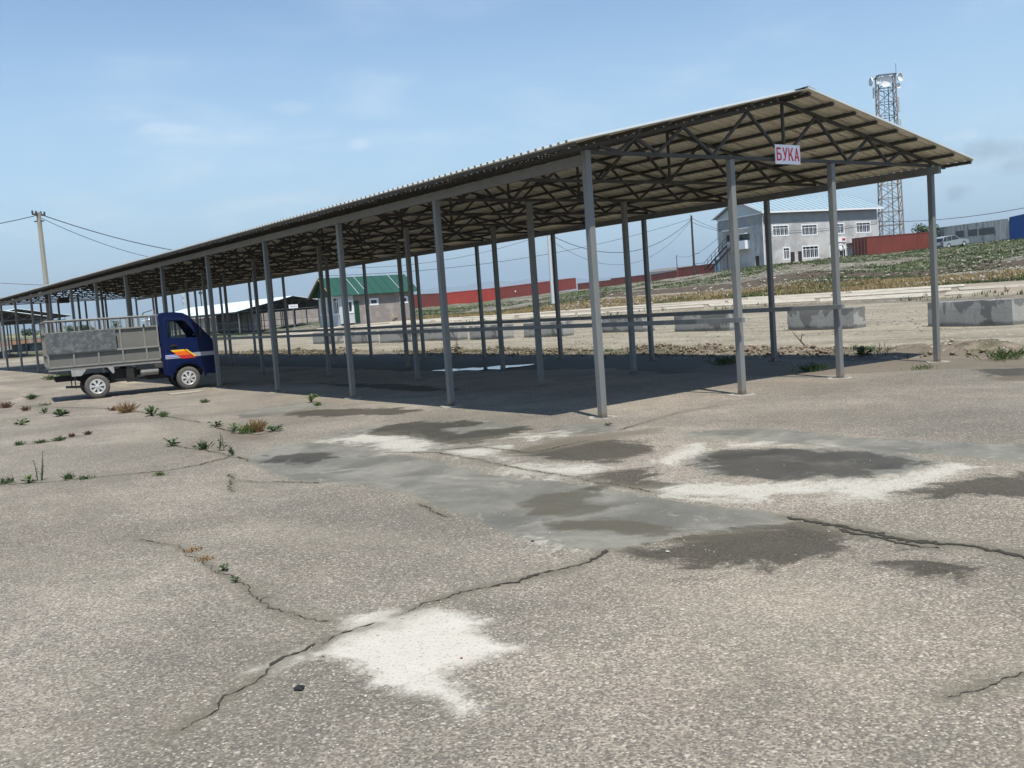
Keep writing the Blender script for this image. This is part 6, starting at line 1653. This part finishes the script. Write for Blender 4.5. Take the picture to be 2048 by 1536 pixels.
# two far masts on the left
for (px, D, h_, lab) in ((407, 520, 24, 'thin dark distant mast above the far white canopy roof'), (371, 560, 20, 'thin pale distant mast left of the dark one')):
    p = AT(px, 648, D); root = empty('mast', (p[0], p[1], 0), label=lab, cat='mast')
    mb = MB(); mb.bar((0, 0, 0), (0, 0, h_), .5); mb.build('shaft', MT['dark_pole' if px > 400 else 'panel_white'], root)
    for z in (h_*.7, h_*.85): mb = MB(); mb.box(-.7, .7, -.7, .7, z, z+1.2); mb.build('antenna', MT['dark_pole' if px > 400 else 'panel_white'], root)
# distant hipped roof above the white canopy
p = AT(394, 640, 300); root = empty('distant_house', (p[0], p[1], 0), .5, label='distant house with dark hipped roof rising above the white canopy roof', cat='house')
mb = MB(); mb.box(-6, 6, -5, 5, 0, 3.2); mb.build('wall', MT['masonry'], root); mb = MB(); mb.add([(-7, -6, 3.21), (7, -6, 3.21), (7, 6, 3.21), (-7, 6, 3.21), (-1, 0, 5.6), (1, 0, 5.6)], [(0, 1, 5, 4), (1, 2, 5), (2, 3, 4, 5), (3, 0, 4)]); mb.build('roof', MT['patch_dark'], root)

# ------------------------------------------------------------------ far left: long wall, blocks, trees
a = AT(-400, 700, 185); b = AT(330, 676, 215)
def long_wall(a, b, h, m, label, z=0, pil=4.0):
    a = Vector((a[0], a[1], z)); b = Vector((b[0], b[1], z)); d = b-a; L = d.length
    root = empty('boundary_wall', a, math.atan2(d.y, d.x), label=label, cat='wall')
    n_ = int(L/pil); mb = MB(); mb.box(0, L, 0, .3, -.5, h); mb.build('panels', MT[m], root)
    p0 = None
    for i in range(n_+1):
        if p0 is None: mb = MB(); mb.box(-.2, .2, -.12, .42, -.5, h+.15); p0 = mb.build('pier', MT['conc_pole'], root)
        else: o = p0.copy(); col.objects.link(o); o.parent = root; o.location = (i*pil, 0, 0)
    mb = MB(); mb.box(0, L, -.04, .34, h+.002, h+.1); mb.build('coping', MT['conc_pole'], root)
long_wall(a, b, 1.15, 'brickwall', 'long brown red boundary wall at the far left beyond the posts')
a = AT(440, 660, 165); b = AT(700, 640, 185)
long_wall(a, b, 3.0, 'masonry', 'long pale block wall behind the far white-roofed canopy', z=-.1, pil=6)
for i, (px, py, lab) in enumerate([(34, 702, 'pale concrete block at the far left, between the canopy posts'), (57, 700, 'concrete block beside the far left one'), (84, 697, 'concrete block just left of the truck tail')]):
    g_ = G(px, py); block_thing(g_[0], g_[1], .2*i, lab, 2.4, .6, .9, seed=70+i)
def tree(px, py, D, h, wd, label, name='tree', seed=1):
    p = AT(px, py, D); z = TZ(p[0], p[1]); r = random.Random(seed)
    root = empty(name, (p[0], p[1], z), label=label, cat='tree')
    mb = MB(); mb.tube([(0, 0, -.2), (.05*h*r.uniform(-1, 1), 0, h*.4), (0, .03*h, h*.8)], [h*.04, h*.025, h*.008], 6)
    for k in range(6):
        a = r.uniform(0, 6.28); mb.tube([(0, 0, h*(.25+.08*k)), (wd*.3*math.cos(a), wd*.3*math.sin(a), h*(.45+.08*k))], [h*.015, h*.005], 4)
    mb.build('trunk', MT['bark'], root)
    cl = [(r.gauss(0, .22)*wd, r.gauss(0, .22)*wd, h*r.uniform(.3, .92), wd*r.uniform(.12, .25)) for _ in range(16)]
    lf = MB()
    for i in range(900):
        c = r.choice(cl); v = Vector((r.gauss(0, 1), r.gauss(0, 1), r.gauss(0, .8))).normalized()*c[3]*r.uniform(.5, 1.1); q = Vector(c[:3])+v
        s1 = Vector((r.uniform(-1, 1), r.uniform(-1, 1), r.uniform(-1, 1))).normalized(); s2_ = s1.cross(v.normalized()+Vector((.1, 0, .2))).normalized(); sz = wd*.045
        lf.add([q-s1*sz, q+s2_*sz*.7, q+s1*sz, q-s2_*sz*.7], [(0, 1, 2, 3)])
    lf.build('crown', MT['tree'], root)
tree(1856, 492, 158, 3.6, 3.6, 'dark green tree behind the end of the red container', seed=3)
tree(1844, 500, 150, 1.6, 2.4, 'low bush at the right end of the red container', name='bush', seed=4)
for i, (px, D, h, w_, lab) in enumerate([(140, 380, 3.4, 4, 'low round tree above the truck bed, left one'), (152, 400, 3.2, 4, 'second low tree above the truck bed'), (233, 360, 4.4, 3.4, 'small dark tree above the middle of the truck bed'), (60, 480, 2.6, 7, 'flat bushy tree on the far left skyline'), (172, 480, 2.8, 7, 'wide low tree on the skyline above the truck bed')]):
    tree(px, 672, D, h, w_, lab, seed=20+i)

# ------------------------------------------------------------------ distant mountains
def mountains():
    n_ = 260; av = math.atan2(Fv[1], Fv[0]); rows = 14; V = []; 
    for j in range(rows):
        D = 9500+j*500
        for i in range(n_):
            a = av+R(-38+76*i/(n_-1)); x = math.degrees(a-av)
            env = .35+.5*math.exp(-((x-2)/12)**2)+.35*math.exp(-((x+24)/6)**2)
            hh = 400*env*(1+.5*float(vnoise(i*1.0, 3.0, 30, 1))+.25*float(vnoise(i*1.0, j*2.0, 9, 2))+.12*float(vnoise(i*1.0, j*1.0, 2.5, 5)))
            prof = math.sin(math.pi*min(1, j/(rows-1)*1.0))**.8
            V.append((CAM[0]+D*math.cos(a), CAM[1]+D*math.sin(a), -20+hh*prof*1.15))
    Fm = [(j*n_+i, j*n_+i+1, (j+1)*n_+i+1, (j+1)*n_+i) for j in range(rows-1) for i in range(n_-1)]
    mb = MB(); mb.add(V, Fm)
    o = mb.build('mountains', pbr('blue_grey_mountain', (.16, .19, .2), .95, 0, .2, .002), smooth=60); tag(o, kind='structure')
mountains()

# ------------------------------------------------------------------ air
mb = MB(); mb.box(CAM[0]-17500, CAM[0]+17500, CAM[1]-17500, CAM[1]+17500, -30, 620)
hm_, t_, b_ = shader('thin_haze')
t_.nodes.remove(b_)
pv = N(t_, 'ShaderNodeVolumePrincipled'); pv.inputs['Color'].default_value = (.72, .88, 1, 1); pv.inputs['Density'].default_value = .00014; pv.inputs['Anisotropy'].default_value = .2
t_.links.new(pv.outputs[0], [n for n in t_.nodes if n.type == 'OUTPUT_MATERIAL'][0].inputs['Volume'])
tag(mb.build('haze', hm_), kind='stuff')
